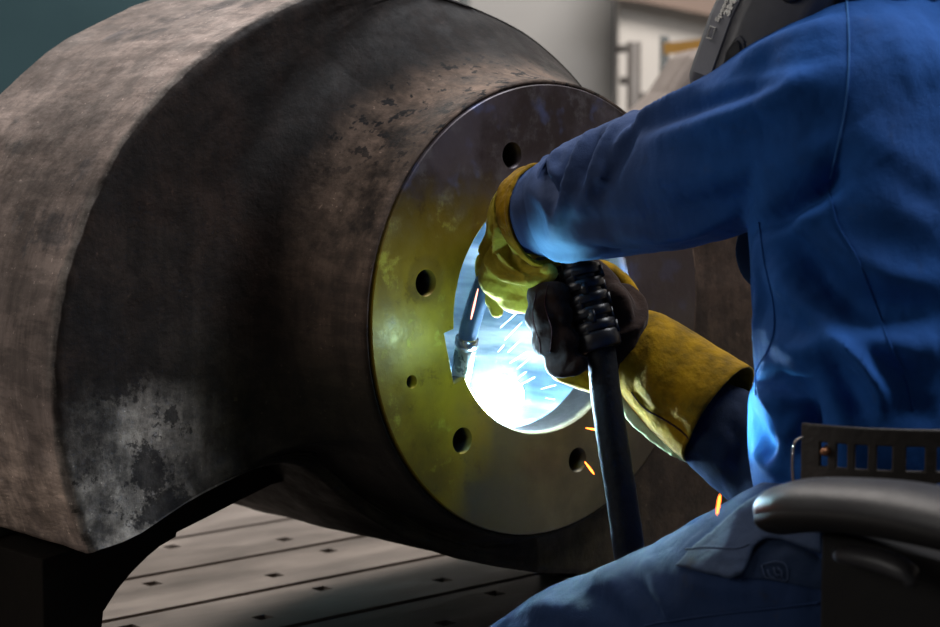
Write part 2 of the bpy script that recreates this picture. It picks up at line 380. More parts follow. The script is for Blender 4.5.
ring(RB, .047, 1); ring(RBODY - .006, .047, 0); ring(RBODY, .040, 0); ring(RBODY, .0045, 0); ring(RBODY + .004, .0030, 0)
Rn = np.minimum(RBODY + .085 * (Dface / .17) ** 1.3, np.maximum(RO - .022, RBODY + .008))
R0 = RBODY + .004
Rn = np.maximum(Rn, R0 + .004); mm = np.clip((.40 - RO) / .06, 0, 1) * (ang > .45) * (ang < 2.4)
BW = .010 * (1 - mm) + .0012
Rn = Rn * (1 - mm) + (RO - .0016) * mm
for t in np.linspace(0, PI / 2, 17)[1:]:
    q = t / (PI / 2)
    ring(R0 + (Rn - R0) * ((1 - mm) * (1 - math.cos(t)) + mm * q ** 1.35), .003 + (Dface - .003) * ((1 - mm) * math.sin(t) + mm * q ** .75), 0)
for q in np.linspace(0, 1, 16)[1:]:
    rough = np.array([noise.fractal(Vector((math.cos(a) * 3, math.sin(a) * 3, q * 2)), 1, 2, 3) for a in ang]) * .002
    ring(Rn + (RO - BW - Rn) * q, Dface + rough, 0)
e1 = np.array([noise.fractal(Vector((math.cos(a) * 22, math.sin(a) * 22, 1)), 1, 2, 3) for a in ang]) * .0022
for t in np.linspace(0, PI / 2, 6)[1:]:
    ring(RO - BW + BW * math.sin(t) + e1 * (1 - mm * .9) * math.sin(2 * t), Dface + BW * (1 - math.cos(t)), 0)
for q in np.linspace(0, 1, 22)[1:]:
    w = np.array([noise.fractal(Vector((math.cos(a) * 4, math.sin(a) * 4, q * 3)), 1, 2, 4) for a in ang]) * .0035
    ring(RO + w, Dface + BW + (.49 - Dface) * q, 0)
ring(RO - .010, .520, 0); ring(RO - .03, .528, 0); ring(RO * .5, .528, 0); ring(.002, .528, 0)
V = np.concatenate(rings); Fc = []; mi = []
for i in range(len(rings) - 1):
    for k in range(NA):
        k2 = (k + 1) % NA
        Fc.append((i * NA + k, i * NA + k2, (i + 1) * NA + k2, (i + 1) * NA + k)); mi.append(1 if matid[i] == 1 and matid[i + 1] == 1 else 0)
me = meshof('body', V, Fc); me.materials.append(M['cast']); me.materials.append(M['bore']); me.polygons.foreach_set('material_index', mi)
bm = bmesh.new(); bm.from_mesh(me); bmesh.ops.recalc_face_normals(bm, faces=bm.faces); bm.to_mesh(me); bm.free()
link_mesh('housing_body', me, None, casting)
# flange plate with bore, keyway and bolt holes
bm = bmesh.new(); NB = 360
fr = [(.2490, .0), (.2500, .0010), (.2500, .046), (None, .046), (None, .0018), ('c', .0)]
R_ = []
for r, y in fr:
    row = []
    for k in range(NB):
        a = 2 * PI * k / NB; rb = RB[k * 2]
        rr = rb if r is None else (rb + .0018 if r == 'c' else r)
        row.append(bm.verts.new((rr * math.cos(a), y, rr * math.sin(a))))
    R_.append(row)
for i in range(len(R_)):
    a, b = R_[i], R_[(i + 1) % len(R_)]
    for k in range(NB): bm.faces.new((a[k], a[(k + 1) % NB], b[(k + 1) % NB], b[k]))
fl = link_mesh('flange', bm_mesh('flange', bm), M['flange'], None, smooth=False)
bm = bmesh.new(); rx = Matrix.Rotation(PI / 2, 4, 'X')
holes = [(.181 * math.cos(math.radians(46.6 + 60 * k)), .181 * math.sin(math.radians(46.6 + 60 * k)), .0143) for k in range(6)] + [(-.196, -.061, .0072)]
for hx, hz, hr in holes:
    bmesh.ops.create_cone(bm, cap_ends=True, segments=40, radius1=hr, radius2=hr, depth=.08, matrix=Matrix.Translation((hx, .036 - .012, hz)) @ rx)
cut = link_mesh('cut', bm_mesh('cut', bm), None, None)
md = fl.modifiers.new('b', 'BOOLEAN'); md.operation = 'DIFFERENCE'; md.solver = 'EXACT'; md.object = cut
dg = bpy.context.evaluated_depsgraph_get(); dg.update(); nm = bpy.data.meshes.new_from_object(fl.evaluated_get(dg))
fl.modifiers.clear(); fl.data = nm; bpy.data.objects.remove(cut)
fl.parent = casting; fl.matrix_parent_inverse = Matrix.Translation(-casting.location); fl['label'] = 'yellow and violet heat tinted flange face with bolt holes'
nm.name = 'flange'

# ================================================================ TABLE
TZ = -.402
table = empty('welding_table', (.5, .8, -.95), 'grey slotted steel welding table with rows of square holes, under the casting', 'table')
bm = bmesh.new(); PW = .1720; y0 = .502 - 3 * PW
def strip(bm, ya, yb, xa, xb, holes):
    """plate strip with square through pockets, built on a grid"""
    xs = sorted({xa, xb} | {v for h in holes for v in (h[0] - h[2], h[0] + h[2])}); ys = sorted({ya, yb} | {v for h in holes for v in (h[1] - h[2], h[1] + h[2])})
    vt = {}
    def v(x, y, z):
        k = (round(x, 5), round(y, 5), round(z, 5))
        if k not in vt: vt[k] = bm.verts.new((x, y, z))
        return vt[k]
    inh = lambda x, y: any(abs(x - h[0]) < h[2] and abs(y - h[1]) < h[2] for h in holes)
    zt, zb = TZ, TZ - .03
    for i in range(len(xs) - 1):
        for j in range(len(ys) - 1):
            z = zb if inh((xs[i] + xs[i + 1]) / 2, (ys[j] + ys[j + 1]) / 2) else zt
            bm.faces.new((v(xs[i], ys[j], z), v(xs[i + 1], ys[j], z), v(xs[i + 1], ys[j + 1], z), v(xs[i], ys[j + 1], z)))
    for h in holes:
        a, b, c, d = h[0] - h[2], h[0] + h[2], h[1] - h[2], h[1] + h[2]
        for p, q in (((a, c), (b, c)), ((b, c), (b, d)), ((b, d), (a, d)), ((a, d), (a, c))):
            bm.faces.new((v(*p, zt), v(*q, zt), v(*q, zb), v(*p, zb)))
    c = [(xa, ya), (xb, ya), (xb, yb), (xa, yb)]
    for i in range(4):
        p, q = c[i], c[(i + 1) % 4]
        a_, b_, c2, d2 = [bm.verts.new((*w, z)) for w, z in ((p, zt), (q, zt), (q, zt - .05), (p, zt - .05))]; bm.faces.new((a_, b_, c2, d2))
for k in range(8):
    ya, yb = y0 + k * PW + .007, y0 + (k + 1) * PW - .007; hs = []
    for j in range(-6, 8):
        x = -.105 + .148 * j + (.0 if k % 2 == 0 else .0); flip = (j + k + 1) % 2
        hs.append((x, ya + (.052 if flip else .122), .0105))
    strip(bm, ya, yb, -1.05, 1.15, hs)
link_mesh('table_top', bm_mesh('table_top', bm), M['table'], table, smooth=False)
bm = bmesh.new(); box(bm, (.05, y0 + 4 * PW, TZ - .066), (2.2, 8 * PW, .03)); link_mesh('table_bed', bm_mesh('table_bed', bm), M['shade_black'], table, smooth=False)  # bed coloured near black so the slots look shaded
for x in (-.9, 1.0):
    for y in (y0 + .1, y0 + 8 * PW - .1):
        bm = bmesh.new(); box(bm, (x, y, (-.95 + TZ - .08) / 2), (.09, .09, abs(-.95 - TZ + .08)))
        bevel(link_mesh('leg', bm_mesh('leg', bm), M['redbrown'], table, smooth=False), .006)
# ---- supports under the casting
def prism(bm, pts, ya, yb):
    a = [bm.verts.new((x, ya, z)) for x, z in pts]; b = [bm.verts.new((x, yb, z)) for x, z in pts]; n = len(pts)
    bm.faces.new(a[::-1]); bm.faces.new(b)
    for i in range(n): bm.faces.new((a[i], a[(i + 1) % n], b[(i + 1) % n], b[i]))
YS = .24
crv = [onY(x, y, YS) for x, y in ((293, 479), (272, 485), (234, 504), (205, 519), (177, 533), (177, 537), (160, 547), (148, 557), (132, 573), (118, 590), (104, 612))]
pts = [(v.x, v.z) for v in crv]; pts = [p for p in pts if p[1] > TZ + .003]
pts += [(pts[-1][0] - .012, TZ), (-.50, TZ), (-.50, -.245)] + [(-.46, -.240), (-.44, -.230), (-.387, -.207), (-.331, -.188), (-.275, -.173), (-.23, -.173)]
bm = bmesh.new(); prism(bm, pts, YS, .42)
sad = link_mesh('support_saddle', bm_mesh('support_saddle', bm), M['shade_black'], None, smooth=False); bevel(sad, .004)  # near black colour carries the shadow under the casting
sad['label'] = 'steel saddle with a curved edge holding up the casting, coloured black for its shadow, lower left'; sad['category'] = 'support block'

bm = bmesh.new(); prism(bm, [(.32, TZ), (.32, -.345), (.44, -.345), (.58, -.340), (.58, TZ)], .16, .34)
o = link_mesh('support_block', bm_mesh('support_block', bm), M['shade_black'], None, smooth=False); bevel(o, .004)
o['label'] = 'black steel block wedged beneath the round hub of the casting'; o['category'] = 'support block'

bm = bmesh.new(); w = [onY(x, y, .38) for x, y in ((-60, 520), (30, 528), (60, 545), (0, 572), (-60, 590))]
prism(bm, [(v.x, v.z) for v in w], .36, .44)
# stands on a foot that reaches the table
xm = sum(v.x for v in w) / 5; box(bm, (xm - .02, .40, (TZ + w[3].z) / 2 + .01), (.05, .06, abs(TZ - w[3].z) + .02))
o = link_mesh('packing_plate', bm_mesh('packing_plate', bm), M['greenish'], None, smooth=False); bevel(o, .003)
o['label'] = 'dull grey green steel plate under the left rim of the casting'; o['category'] = 'plate'
# ================================================================ PERSON
person = empty('person', P(900, 640, 1.95) + Vector((0, -.1, -.5)), 'person in blue work clothes, welding helmet and yellow gloves, seated at the flange', 'person')
# --- jacket
bm = bmesh.new()
def torso_ring(px, py, d, a, b): return P(px, py, d), (a, b)
T = [(P(950, 500, 1.97), (.180, .145)), (P(934, 440, 1.97), (.186, .150)), (P(930, 380, 1.97), (.190, .146)), (P(927, 300, 1.975), (.192, .142)), (P(920, 220, 1.98), (.195, .134)),
     (P(915, 150, 1.985), (.198, .120)), (P(908, 95, 1.99), (.205, .110)), (P(900, 55, 1.995), (.18, .095)), (P(892, 25, 2.0), (.12, .08)), (P(880, 0, 2.0), (.085, .075)), (P(868, -30, 2.0), (.078, .072))]
tube(bm, [t[0] for t in T], [t[1] for t in T], seg=48, n=5, flat=Vector((1, 0, 0)))
SL = [(549, 219, 2.212, .038), (556, 214, 2.198, .050), (580, 203, 2.165, .061), (630, 187, 2.11, .0700), (690, 171, 2.05, .0740), (750, 143, 1.985, .0780), (808, 114, 1.93, .0830), (868, 96, 1.92, .088), (905, 105, 1.95, .08)]
tube(bm, [P(*q[:3]) for q in SL], [q[3] for q in SL], seg=36, n=5)
for pl, r in (([(548, 160, 2.19), (552, 174, 2.14), (552, 190, 2.12)], .010), ([(571, 152, 2.17), (567, 171, 2.12), (560, 192, 2.10)], .0125),
              ([(601, 143, 2.14), (592, 161, 2.095), (580, 187, 2.075)], .015), ([(634, 124, 2.11), (621, 146, 2.06), (606, 178, 2.04)], .016)):
    tube(bm, [P(*p) for p in pl], [r, r, r * .7], seg=14, n=3, round_ends=True)      # bunched folds above the cuff
me_j = None
hp = [(P(925, 385, 1.97), (.190, .148)), (P(926, 420, 1.97), (.190, .150)), (P(929, 445, 1.97), (.188, .150)), (P(938, 470, 1.97), (.184, .148)), (P(948, 488, 1.97), (.17, .135))]
tube(bm, [t[0] for t in hp], [t[1] for t in hp], seg=48, n=5, flat=Vector((1, 0, 0)))
jacket = remesh(bm, .0040, 8, .5)
folds = [
 # sleeve: cuff pucker
 ([(548, 152), (541, 165), (546, 185), (556, 200)], -.015, .0065), ([(560, 150), (553, 165), (556, 180)], .009, .006),
 ([(575, 140), (566, 165), (560, 195)], -.014, .0065), ([(590, 133), (578, 160), (565, 200), (556, 225)], .012, .007),
 ([(600, 132), (592, 150), (584, 175)], -.014, .0065), ([(617, 124), (602, 150), (590, 185), (575, 215)], .009, .008),
 ([(640, 110), (628, 140), (612, 170), (598, 205)], -.009, .009),
 # long ridges running along the upper arm
 ([(700, 86), (660, 108), (635, 125), (615, 150)], .010, .008), ([(640, 128), (680, 112), (730, 96), (775, 82)], -.009, .009),
 ([(655, 140), (700, 125), (750, 108), (800, 80)], .008, .010), ([(740, 60), (770, 45), (810, 28), (850, 20)], .007, .014),
 ([(720, 80), (760, 68), (800, 60), (840, 50)], -.005, .013), ([(690, 160), (740, 150), (790, 130), (840, 110)], -.005, .018),
 ([(650, 180), (700, 178), (760, 165), (810, 145)], .006, .018), ([(640, 210), (690, 208), (740, 195), (790, 170)], -.006, .016),
 ([(560, 240), (590, 238), (620, 242), (650, 240)], .005, .010), ([(545, 252), (570, 256), (600, 252)], .007, .007), ([(600, 246), (615, 252), (628, 250)], -.006, .006),
 ([(620, 232), (660, 236), (700, 228), (735, 212)], .007, .009), ([(560, 215), (600, 222), (640, 220)], -.005, .012), ([(530, 190), (545, 205), (552, 225), (550, 245)], .005, .008),
 # armpit
 ([(770, 208), (800, 192), (825, 180), (836, 160)], -.016, .014), ([(760, 222), (775, 240), (800, 265), (820, 280)], -.006, .014),
 ([(775, 222), (800, 245), (830, 275), (870, 300), (935, 310)], -.011, .016), ([(790, 215), (815, 235), (850, 262), (900, 280), (940, 285)], .009, .017),
 ([(790, 260), (820, 290), (850, 312), (880, 325)], -.010, .013), ([(770, 262), (800, 300), (840, 330), (900, 350), (938, 352)], .010, .017),
 ([(800, 318), (840, 345), (880, 365), (935, 378)], -.007, .018), ([(860, 120), (880, 150), (900, 200), (935, 230)], .007, .02), ([(880, 160), (905, 190), (938, 205)], -.006, .016),
 ([(770, 330), (800, 350), (835, 345), (862, 365), (880, 390)], .010, .014), ([(775, 375), (800, 395), (810, 430)], -.008, .012), ([(765, 380), (785, 410), (790, 440)], .008, .012),
 ([(845, 340), (862, 362), (878, 388), (885, 410)], .008, .008), ([(830, 365), (850, 390), (862, 420)], -.008, .012), ([(885, 400), (910, 408), (938, 410)], -.008, .014),
 ([(758, 250), (762, 300), (757, 350)], .005, .009),
 ([(757, 385), (778, 398), (798, 404), (800, 420), (786, 450), (774, 470)], .010, .008), ([(806, 400), (808, 425), (794, 458)], -.008, .007), ([(765, 402), (776, 425), (770, 450)], -.005, .005), ([(772, 400), (785, 420), (782, 440)], .004, .005), ([(750, 418), (763, 440), (772, 462)], -.010, .010), ([(756, 450), (770, 465), (790, 472)], .010, .009),
 ([(800, 400), (806, 430), (800, 460)], -.010, .013), ([(830, 390), (842, 420), (850, 450)], .006, .013)]
folds = [(l, a * (1.6 if l[0][0] > 755 and l[0][1] > 215 and l[0][1] < 385 else 1), w) for l, a, w in folds]
folds += [([(752, 226), (775, 216), (800, 203), (822, 188), (836, 165)], -.022, .010), ([(760, 240), (790, 226), (820, 206), (838, 190)], .008, .010), ([(835, 335), (855, 352), (872, 375), (882, 398)], .010, .006)]
fold(jacket, folds, ns=.0030, nscale=14)
jk = link_mesh('jacket', jacket, M['jacket'], person)
jt = bvh(jacket)
seam(person, jt, [(847, 2), (849, 50), (846, 100), (838, 145), (830, 178)], M['seam'])
seam(person, jt, [(829, 190), (838, 225), (858, 260), (874, 300), (888, 340), (905, 375), (913, 410)], M['jacket'], r=.0009)
seam(person, jt, [(759, 222), (764, 260), (773, 300), (774, 330), (768, 350), (757, 370), (756, 395)], M['jacket'], r=.0009)
# collar
bm = bmesh.new()
col = [P(905, 22, 2.0), P(880, -6, 2.0), P(868, -34, 2.0)]
rg = tube(bm, col, [(.105, .085), (.088, .078), (.092, .082)], seg=40, n=4, cap=False, flat=Vector((1, 0, 0)))
cm = bm_mesh('collar', bm); o = link_mesh('collar', cm, M['jacket'], person); q = o.modifiers.new('s', 'SOLIDIFY'); q.thickness = .005; q.offset = 0
bm = bmesh.new()
tube(bm, [P(528, 222, 2.214), P(536, 218, 2.204), P(550, 212, 2.188), P(572, 205, 2.17)], [.0345, .0415, .0490, .0555], seg=120, n=8, cap=False)
sc_ = bm_mesh('sleeve_end', bm); fold(sc_, [([(512, 195), (518, 220), (524, 250)], .003, .005), ([(525, 185), (532, 215), (540, 245)], -.004, .006), ([(540, 180), (552, 205), (556, 235)], .004, .007)], ns=.003, nscale=24)
o = link_mesh('sleeve_end', sc_, M['jacket'], person); q = o.modifiers.new('s', 'SOLIDIFY'); q.thickness = .0025; q.offset = 0
# right sleeve (dark, behind the belly)
bm = bmesh.new()
RS = [(700, 416, 2.225, .042), (724, 432, 2.215, .050), (760, 462, 2.205, .054), (815, 498, 2.18, .060), (880, 470, 2.16, .065), (960, 330, 2.13, .07), (1030, 180, 2.11, .08), (1000, 110, 2.06, .075)]
tube(bm, [P(*q[:3]) for q in RS], [q[3] for q in RS], seg=32, n=5)
rs = remesh(bm, .0055, 4); fold(rs, [([(728, 420), (740, 440), (738, 470)], -.005, .008), ([(745, 425), (758, 450), (756, 480)], .005, .009)], ns=.004, nscale=18)
link_mesh('sleeve', rs, M['navy'], person, label='dark navy sleeve end of the far arm')
# jacket front flap below the armpit, coloured dark to deepen the shadow
bm = bmesh.new(); w = [P(750, 205, 2.1), P(733, 238, 2.11), P(734, 262, 2.11), P(744, 286, 2.10), P(775, 300, 2.08), P(790, 230, 2.07)]
c0 = sum(w, Vector()) / len(w); vs = [bm.verts.new(v) for v in w]; vc = bm.verts.new(c0 + Vector((0, .012, 0)))
for i in range(len(vs)): bm.faces.new((vs[i], vs[(i + 1) % len(vs)], vc))
o = link_mesh('jacket_front_edge', bm_mesh('jacket_front_edge', bm), M['navy'], person); q = o.modifiers.new('s', 'SOLIDIFY'); q.thickness = .006
q2 = o.modifiers.new('b', 'SUBSURF'); q2.levels = 1; q2.render_levels = 2
# --- trousers
bm = bmesh.new()
TH = [(905, 570, 1.86, .104), (850, 590, 1.87, .108), (790, 600, 1.895, .106), (710, 622, 1.95, .086), (640, 640, 2.01, .080), (570, 668, 2.07, .076), (515, 700, 2.12, .070), (500, 790, 2.14, .062), (520, 960, 2.12, .05), (535, 1080, 2.1, .045)]
tube(bm, [P(*q[:3]) for q in TH], [q[3] for q in TH], seg=36, n=5, round_ends=True)
TR = [(980, 560, 2.05, .10), (880, 580, 2.12, .098), (790, 582, 2.2, .095), (720, 586, 2.25, .078), (660, 616, 2.30, .064), (600, 660, 2.34, .062), (600, 780, 2.35, .055), (615, 1000, 2.33, .048)]
tube(bm, [P(*q[:3]) for q in TR], [q[3] for q in TR], seg=36, n=5, round_ends=True)
tube(bm, [P(925, 470, 1.97), P(930, 560, 1.96), P(930, 620, 1.96)], [(.17, .13), (.18, .15), (.15, .13)], seg=36, n=5, flat=Vector((1, 0, 0)))
tr = remesh(bm, .006, 8)
fold(tr, [([(620, 566), (640, 590), (655, 612), (662, 626)], -.008, .010), ([(645, 560), (652, 580), (668, 610), (672, 626)], .008, .010),
          ([(575, 585), (600, 600), (625, 626)], -.006, .012), ([(600, 570), (615, 585), (640, 615)], .006, .012), ([(700, 600), (740, 605), (800, 600)], -.005, .014),
          ([(660, 560), (690, 575), (740, 590), (800, 592)], .006, .014), ([(530, 606), (560, 612), (590, 625)], .006, .012)], ns=.0055, nscale=15, seed=8)
link_mesh('trousers', tr, M['trouser'], person); tt = bvh(tr)
seam(person, tt, [(645, 626), (690, 618), (740, 612), (790, 606), (818, 603)], M['trouser'], r=.0012)
# pocket flap / jacket tail draped over the hip: polygon grid dropped on the trousers
def drape(name, tree, poly, off, m, step=4, thick=.003, mats=None, bulge=None):
    n = len(poly)
    def inside(x, y):
        c = False
        for i in range(n):
            x1, y1 = poly[i]; x2, y2 = poly[(i + 1) % n]
            if (y1 > y) != (y2 > y) and x < (x2 - x1) * (y - y1) / (y2 - y1) + x1: c = not c
        return c
    from mathutils.geometry import delaunay_2d_cdt
    edge = []
    for i in range(n):
        a, b = np.array(poly[i]), np.array(poly[(i + 1) % n]); k = max(1, int(np.linalg.norm(b - a) / step))
        for j in range(k): edge.append(tuple(a + (b - a) * j / k))
    xs = [p[0] for p in poly]; ys = [p[1] for p in poly]; pts = list(edge)
    for x in np.arange(min(xs), max(xs), step):
        for y in np.arange(min(ys), max(ys), step):
            if inside(x, y) and min((x - e[0]) ** 2 + (y - e[1]) ** 2 for e in edge) > (step * .6) ** 2: pts.append((x, y))
    E_ = [(i, (i + 1) % len(edge)) for i in range(len(edge))]
    r = delaunay_2d_cdt([Vector(p) for p in pts], E_, [], 1, 1e-5)
    V3 = []
    last = None
    for v in r[0]:
        h, nn = hit(tree, v.x, v.y)
        if h is None: h = P(v.x, v.y, last or 1.95); nn = -VF
        else: last = (h - CAM).dot(VF)
        if nn.dot(VF) > 0: nn = -nn
        o_ = off(v.x, v.y) if callable(off) else off
        V3.append(h + (nn * .5 - VF * .5) * o_)
    me = meshof(name, V3, [tuple(f) for f in r[2]]); return me
flap_poly = [(750, 499), (768, 489), (822, 492), (822, 556), (800, 548), (780, 541), (765, 541), (756, 548), (751, 565), (744, 577), (733, 581), (712, 576), (690, 571), (674, 567), (684, 556), (695, 545), (712, 532), (730, 515)]
fm = drape('pocket_flap', tt, flap_poly, lambda x, y: .007 + .008 * math.exp(-((x - 745) / 30) ** 2) * max(0, (y - 520) / 60), M['flap'])
o = link_mesh('pocket_flap', fm, M['flap'], person, label='faded grey blue flap hanging over the hip pocket'); q = o.modifiers.new('s', 'SOLIDIFY'); q.thickness = .0035; q.offset = 1
q = o.modifiers.new('sm', 'SMOOTH'); q.iterations = 6; q.factor = .5
ft = bvh(fm); seam(person, ft, [(690, 553), (715, 551), (740, 552), (752, 548)], M['flap'], r=.001, off=.006)
# pocket opening below the flap, with its outlined badge
pm = drape('pocket', tt, [(756, 548), (765, 541), (780, 541), (800, 548), (823, 560), (823, 590), (800, 585), (770, 580), (750, 578), (744, 577)], .003, M['navy'])
o = link_mesh('pocket', pm, M['navy'], person, label='dark inside of the hip pocket'); pt = bvh(pm)
bm = bmesh.new()
for ln in ([(762, 566), (766, 578), (776, 584), (786, 582), (788, 574), (785, 564), (775, 562), (762, 566)], [(768, 570), (770, 576), (775, 578)], [(774, 568), (776, 575), (781, 575)], [(778, 568), (782, 572), (782, 578)]):
    pp = surf_line(pt, ln, n=3, off=.001)
    if len(pp) > 2: tube(bm, pp, .0006, seg=5, n=1)
link_mesh('badge', bm_mesh('badge', bm), M['flap'], person, label='small shield shaped outline stitched on the pocket')
# frame of the tilted head and helmet
HT, HL, HO = 26, 23, (812, 36, 2.02)
turn, lean = math.radians(HT), math.radians(HL)
hup = (VZ * math.cos(lean) + VR * math.sin(lean)).normalized()
side_n = Vector((-math.cos(turn), -math.sin(turn), 0)); side_n = (side_n - hup * side_n.dot(hup)).normalized(); fwd = hup.cross(side_n).normalized()
if fwd.y < 0: fwd = -fwd
def HP(s, f, u): return P(*HO) + side_n * s + fwd * f + hup * u      # s to the wearer's left, f forward, u up
HROT = Matrix((side_n, fwd, hup)).transposed().to_4x4()
# --- body under the clothes (one continuous skin)
bm = bmesh.new()
tube(bm, [P(925, 560, 1.96), P(925, 400, 1.97), P(918, 220, 1.98), P(908, 110, 1.99)], [(.15, .11), (.13, .10), (.15, .10), (.16, .085)], seg=24, n=4, flat=Vector((1, 0, 0)))
tube(bm, [P(893, 60, 2.0), P(872, -5, 2.01), HP(0, -.085, .045), HP(0, -.07, .08)], [.07, .056, .055, .05], seg=20, n=4)
ell(bm, HP(0, -.050, .105), (.076, .092, .112), HROT); ell(bm, HP(0, .040, .09), (.012, .018, .022), HROT, sub=2)      # head and nose
for sx in (-1, 1):
    ell(bm, HP(sx * .074, -.055, .10), (.010, .020, .030), HROT, sub=2); ell(bm, HP(sx * .030, .030, .125), (.014, .010, .009), HROT, sub=2)
ell(bm, HP(0, .030, .052), (.025, .010, .008), HROT, sub=2)
tube(bm, [P(*q[:3]) for q in SL], [q[3] * .6 for q in SL], seg=16, n=3); tube(bm, [P(*q[:3]) for q in RS], [q[3] * .6 for q in RS], seg=16, n=3)
tube(bm, [P(*q[:3]) for q in TH], [q[3] * .72 for q in TH], seg=16, n=3); tube(bm, [P(*q[:3]) for q in TR], [q[3] * .72 for q in TR], seg=16, n=3)
link_mesh('body', remesh(bm, .008, 3), M['skin'], person)
bm = bmesh.new(); q_ = bmesh.ops.create_icosphere(bm, subdivisions=4, radius=1)
bmesh.ops.transform(bm, matrix=Matrix.Translation(HP(0, -.056, .112)) @ HROT @ Matrix.Diagonal((.083, .098, .117, 1)), verts=q_['verts'])
for v in list(bm.verts):
    w = v.co - HP(0, -.056, .112)
    if w.dot(fwd) > .045 + .25 * max(0, w.dot(hup)) or w.dot(hup) < -.045 - .3 * max(0, -w.dot(fwd)): bm.verts.remove(v)
hm = bm_mesh('hair', bm); o = link_mesh('hair', hm, M['rubber'], person); q = o.modifiers.new('s', 'SOLIDIFY'); q.thickness = .006
# --- near (left) glove
def capsule(bm, pts, r, n=4): tube(bm, pts, r, seg=16, n=n, round_ends=True)
bm = bmesh.new()
tube(bm, [P(533, 216, 2.205), P(526, 224, 2.22), P(519, 240, 2.235), P(512, 256, 2.243), P(510, 272, 2.245)], [(.047, .047), (.043, .043), (.040, .038), (.036, .034), (.032, .030)], seg=32, n=5)
ell(bm, P(508, 278, 2.24), (.034, .030, .028))
for i, (a, b, c, d) in enumerate([((492, 268, 2.25), (500, 288, 2.245), (520, 296, 2.22), (540, 290, 2.21)), ((498, 275, 2.25), (508, 298, 2.24), (526, 302, 2.22), (542, 296, 2.215)),
                                  ((500, 262, 2.22), (515, 274, 2.205), (535, 276, 2.195), (548, 272, 2.19)), ((505, 285, 2.26), (520, 300, 2.26), (538, 298, 2.25), (550, 288, 2.245))]):
    capsule(bm, [P(*a), P(*b), P(*c), P(*d)], [.0135, .0135, .0125, .0115])
capsule(bm, [P(486, 262, 2.25), P(488, 285, 2.255), P(497, 311, 2.255)], [.013, .0115, .008])          # thumb tip pointing down
gl = remesh(bm, .0021, 4)
fold(gl, [([(484, 212), (487, 235), (484, 258)], -.006, .003), ([(503, 245), (510, 262), (530, 274), (548, 276)], -.007, .003), ([(490, 258), (497, 270), (515, 277)], -.006, .003), ([(487, 205), (483, 230), (482, 255)], .006, .0035), ([(492, 215), (489, 240), (490, 262)], -.007, .0035), ([(498, 225), (496, 245), (505, 262), (525, 272)], .008, .0035),
          ([(494, 235), (494, 255), (505, 268), (520, 276)], -.008, .0035), ([(502, 232), (506, 250), (518, 264), (540, 272)], -.006, .0045), ([(490, 245), (488, 262), (498, 272)], .005, .004),
          ([(484, 268), (500, 276), (520, 282), (535, 280)], .005, .005), ([(488, 276), (505, 284), (525, 288)], -.005, .004), ([(496, 290), (512, 294), (530, 298)], -.004, .004)], ns=.002, nscale=30)
link_mesh('glove', gl, M['yellow_lit'], person, label='yellow leather glove on the near hand, arc light put into its pale colour')
# open cuff mouth around the sleeve
bm = bmesh.new()
rg = tube(bm, [P(531, 221, 2.210), P(536, 218, 2.204), P(541, 217, 2.199), P(545, 216, 2.194)], [(.0485, .0435), (.0515, .0460), (.0540, .0485), (.0535, .0480)], seg=200, n=14, cap=False)
cm = bm_mesh('cuff', bm)
fold(cm, [([(490, 195), (485, 220), (484, 245)], .004, .003), ([(497, 200), (490, 225), (491, 248)], -.004, .003), ([(500, 215), (496, 240), (506, 262)], .005, .003), ([(505, 228), (503, 245), (518, 265)], -.004, .003), ([(502, 238), (512, 256), (540, 270)], .005, .003), ([(496, 246), (510, 266), (540, 276)], -.004, .003)], ns=.0035, nscale=28, seed=6)
o = link_mesh('cuff', cm, M['yellow'], person, label='mustard leather gauntlet edge around the near sleeve'); q = o.modifiers.new('s', 'SOLIDIFY'); q.thickness = .0035; q.offset = 0
# --- far (right) glove holding the torch handle
hA, hB = P(577, 262, 2.20), P(600, 345, 2.19)          # axis of the handle
ax = (hB - hA).normalized(); away = (VF - ax * VF.dot(ax)).normalized(); side = ax.cross(away).normalized()
if side.dot(VR) > 0: side = -side                       # side points to the left of the picture
def around(t, a, r):
    """point at fraction t of the handle, angle a (0 = behind handle, 90 = left of it, 180 = towards viewer), distance r"""
    a = math.radians(a); return hA.lerp(hB, t) + away * (math.cos(a) * r) + side * (math.sin(a) * r)
bm = bmesh.new()
ell(bm, around(.72, -34, .038), (.026, .030, .040)); ell(bm, around(.56, -18, .044), (.024, .026, .028)); ell(bm, around(.92, -28, .042), (.028, .032, .036))
tube(bm, [around(.6, -50, .04), P(618, 347, 2.26), P(640, 360, 2.25)], [(.040, .033), (.040, .035), (.038, .036)], seg=24, n=4)
FG = [(.22, .044, .0160), (.46, .050, .0175), (.76, .050, .0172), (1.04, .045, .0155)]
for t, r, w in FG:
    capsule(bm, [around(t - .05, -20, r * .98), around(t, 25, r * 1.05), around(t + .02, 60, r * 1.10), around(t + .05, 92, r * 1.02), around(t + .09, 112, r * .82), around(t + .10, 100, r * .62)], [w * 1.05, w * 1.05, w, w * .98, w * .9, w * .8])
capsule(bm, [around(.34, -34, .042), around(.16, -24, .040), around(.02, -8, .036), around(-.02, 30, .032)], [.018, .017, .015, .013])   # thumb over the top
gr = remesh(bm, .0025, 12)
fold(gr, [([(534, 300), (541, 330), (536, 360), (548, 378)], .004, .004), ([(540, 290), (552, 310), (560, 340), (556, 370)], -.004, .007), ([(565, 372), (575, 355), (588, 345)], -.004, .006),
          ([(610, 285), (625, 300), (632, 325)], .004, .006), ([(606, 300), (618, 320), (620, 350)], -.004, .007), ([(545, 376), (570, 380), (590, 374)], .003, .004)], ns=.0022, nscale=26, seed=5)
link_mesh('glove', gr, M['brown'], person, label='dark brown leather palm and fingers of the far glove closed on the torch handle'); gt = bvh(gr)
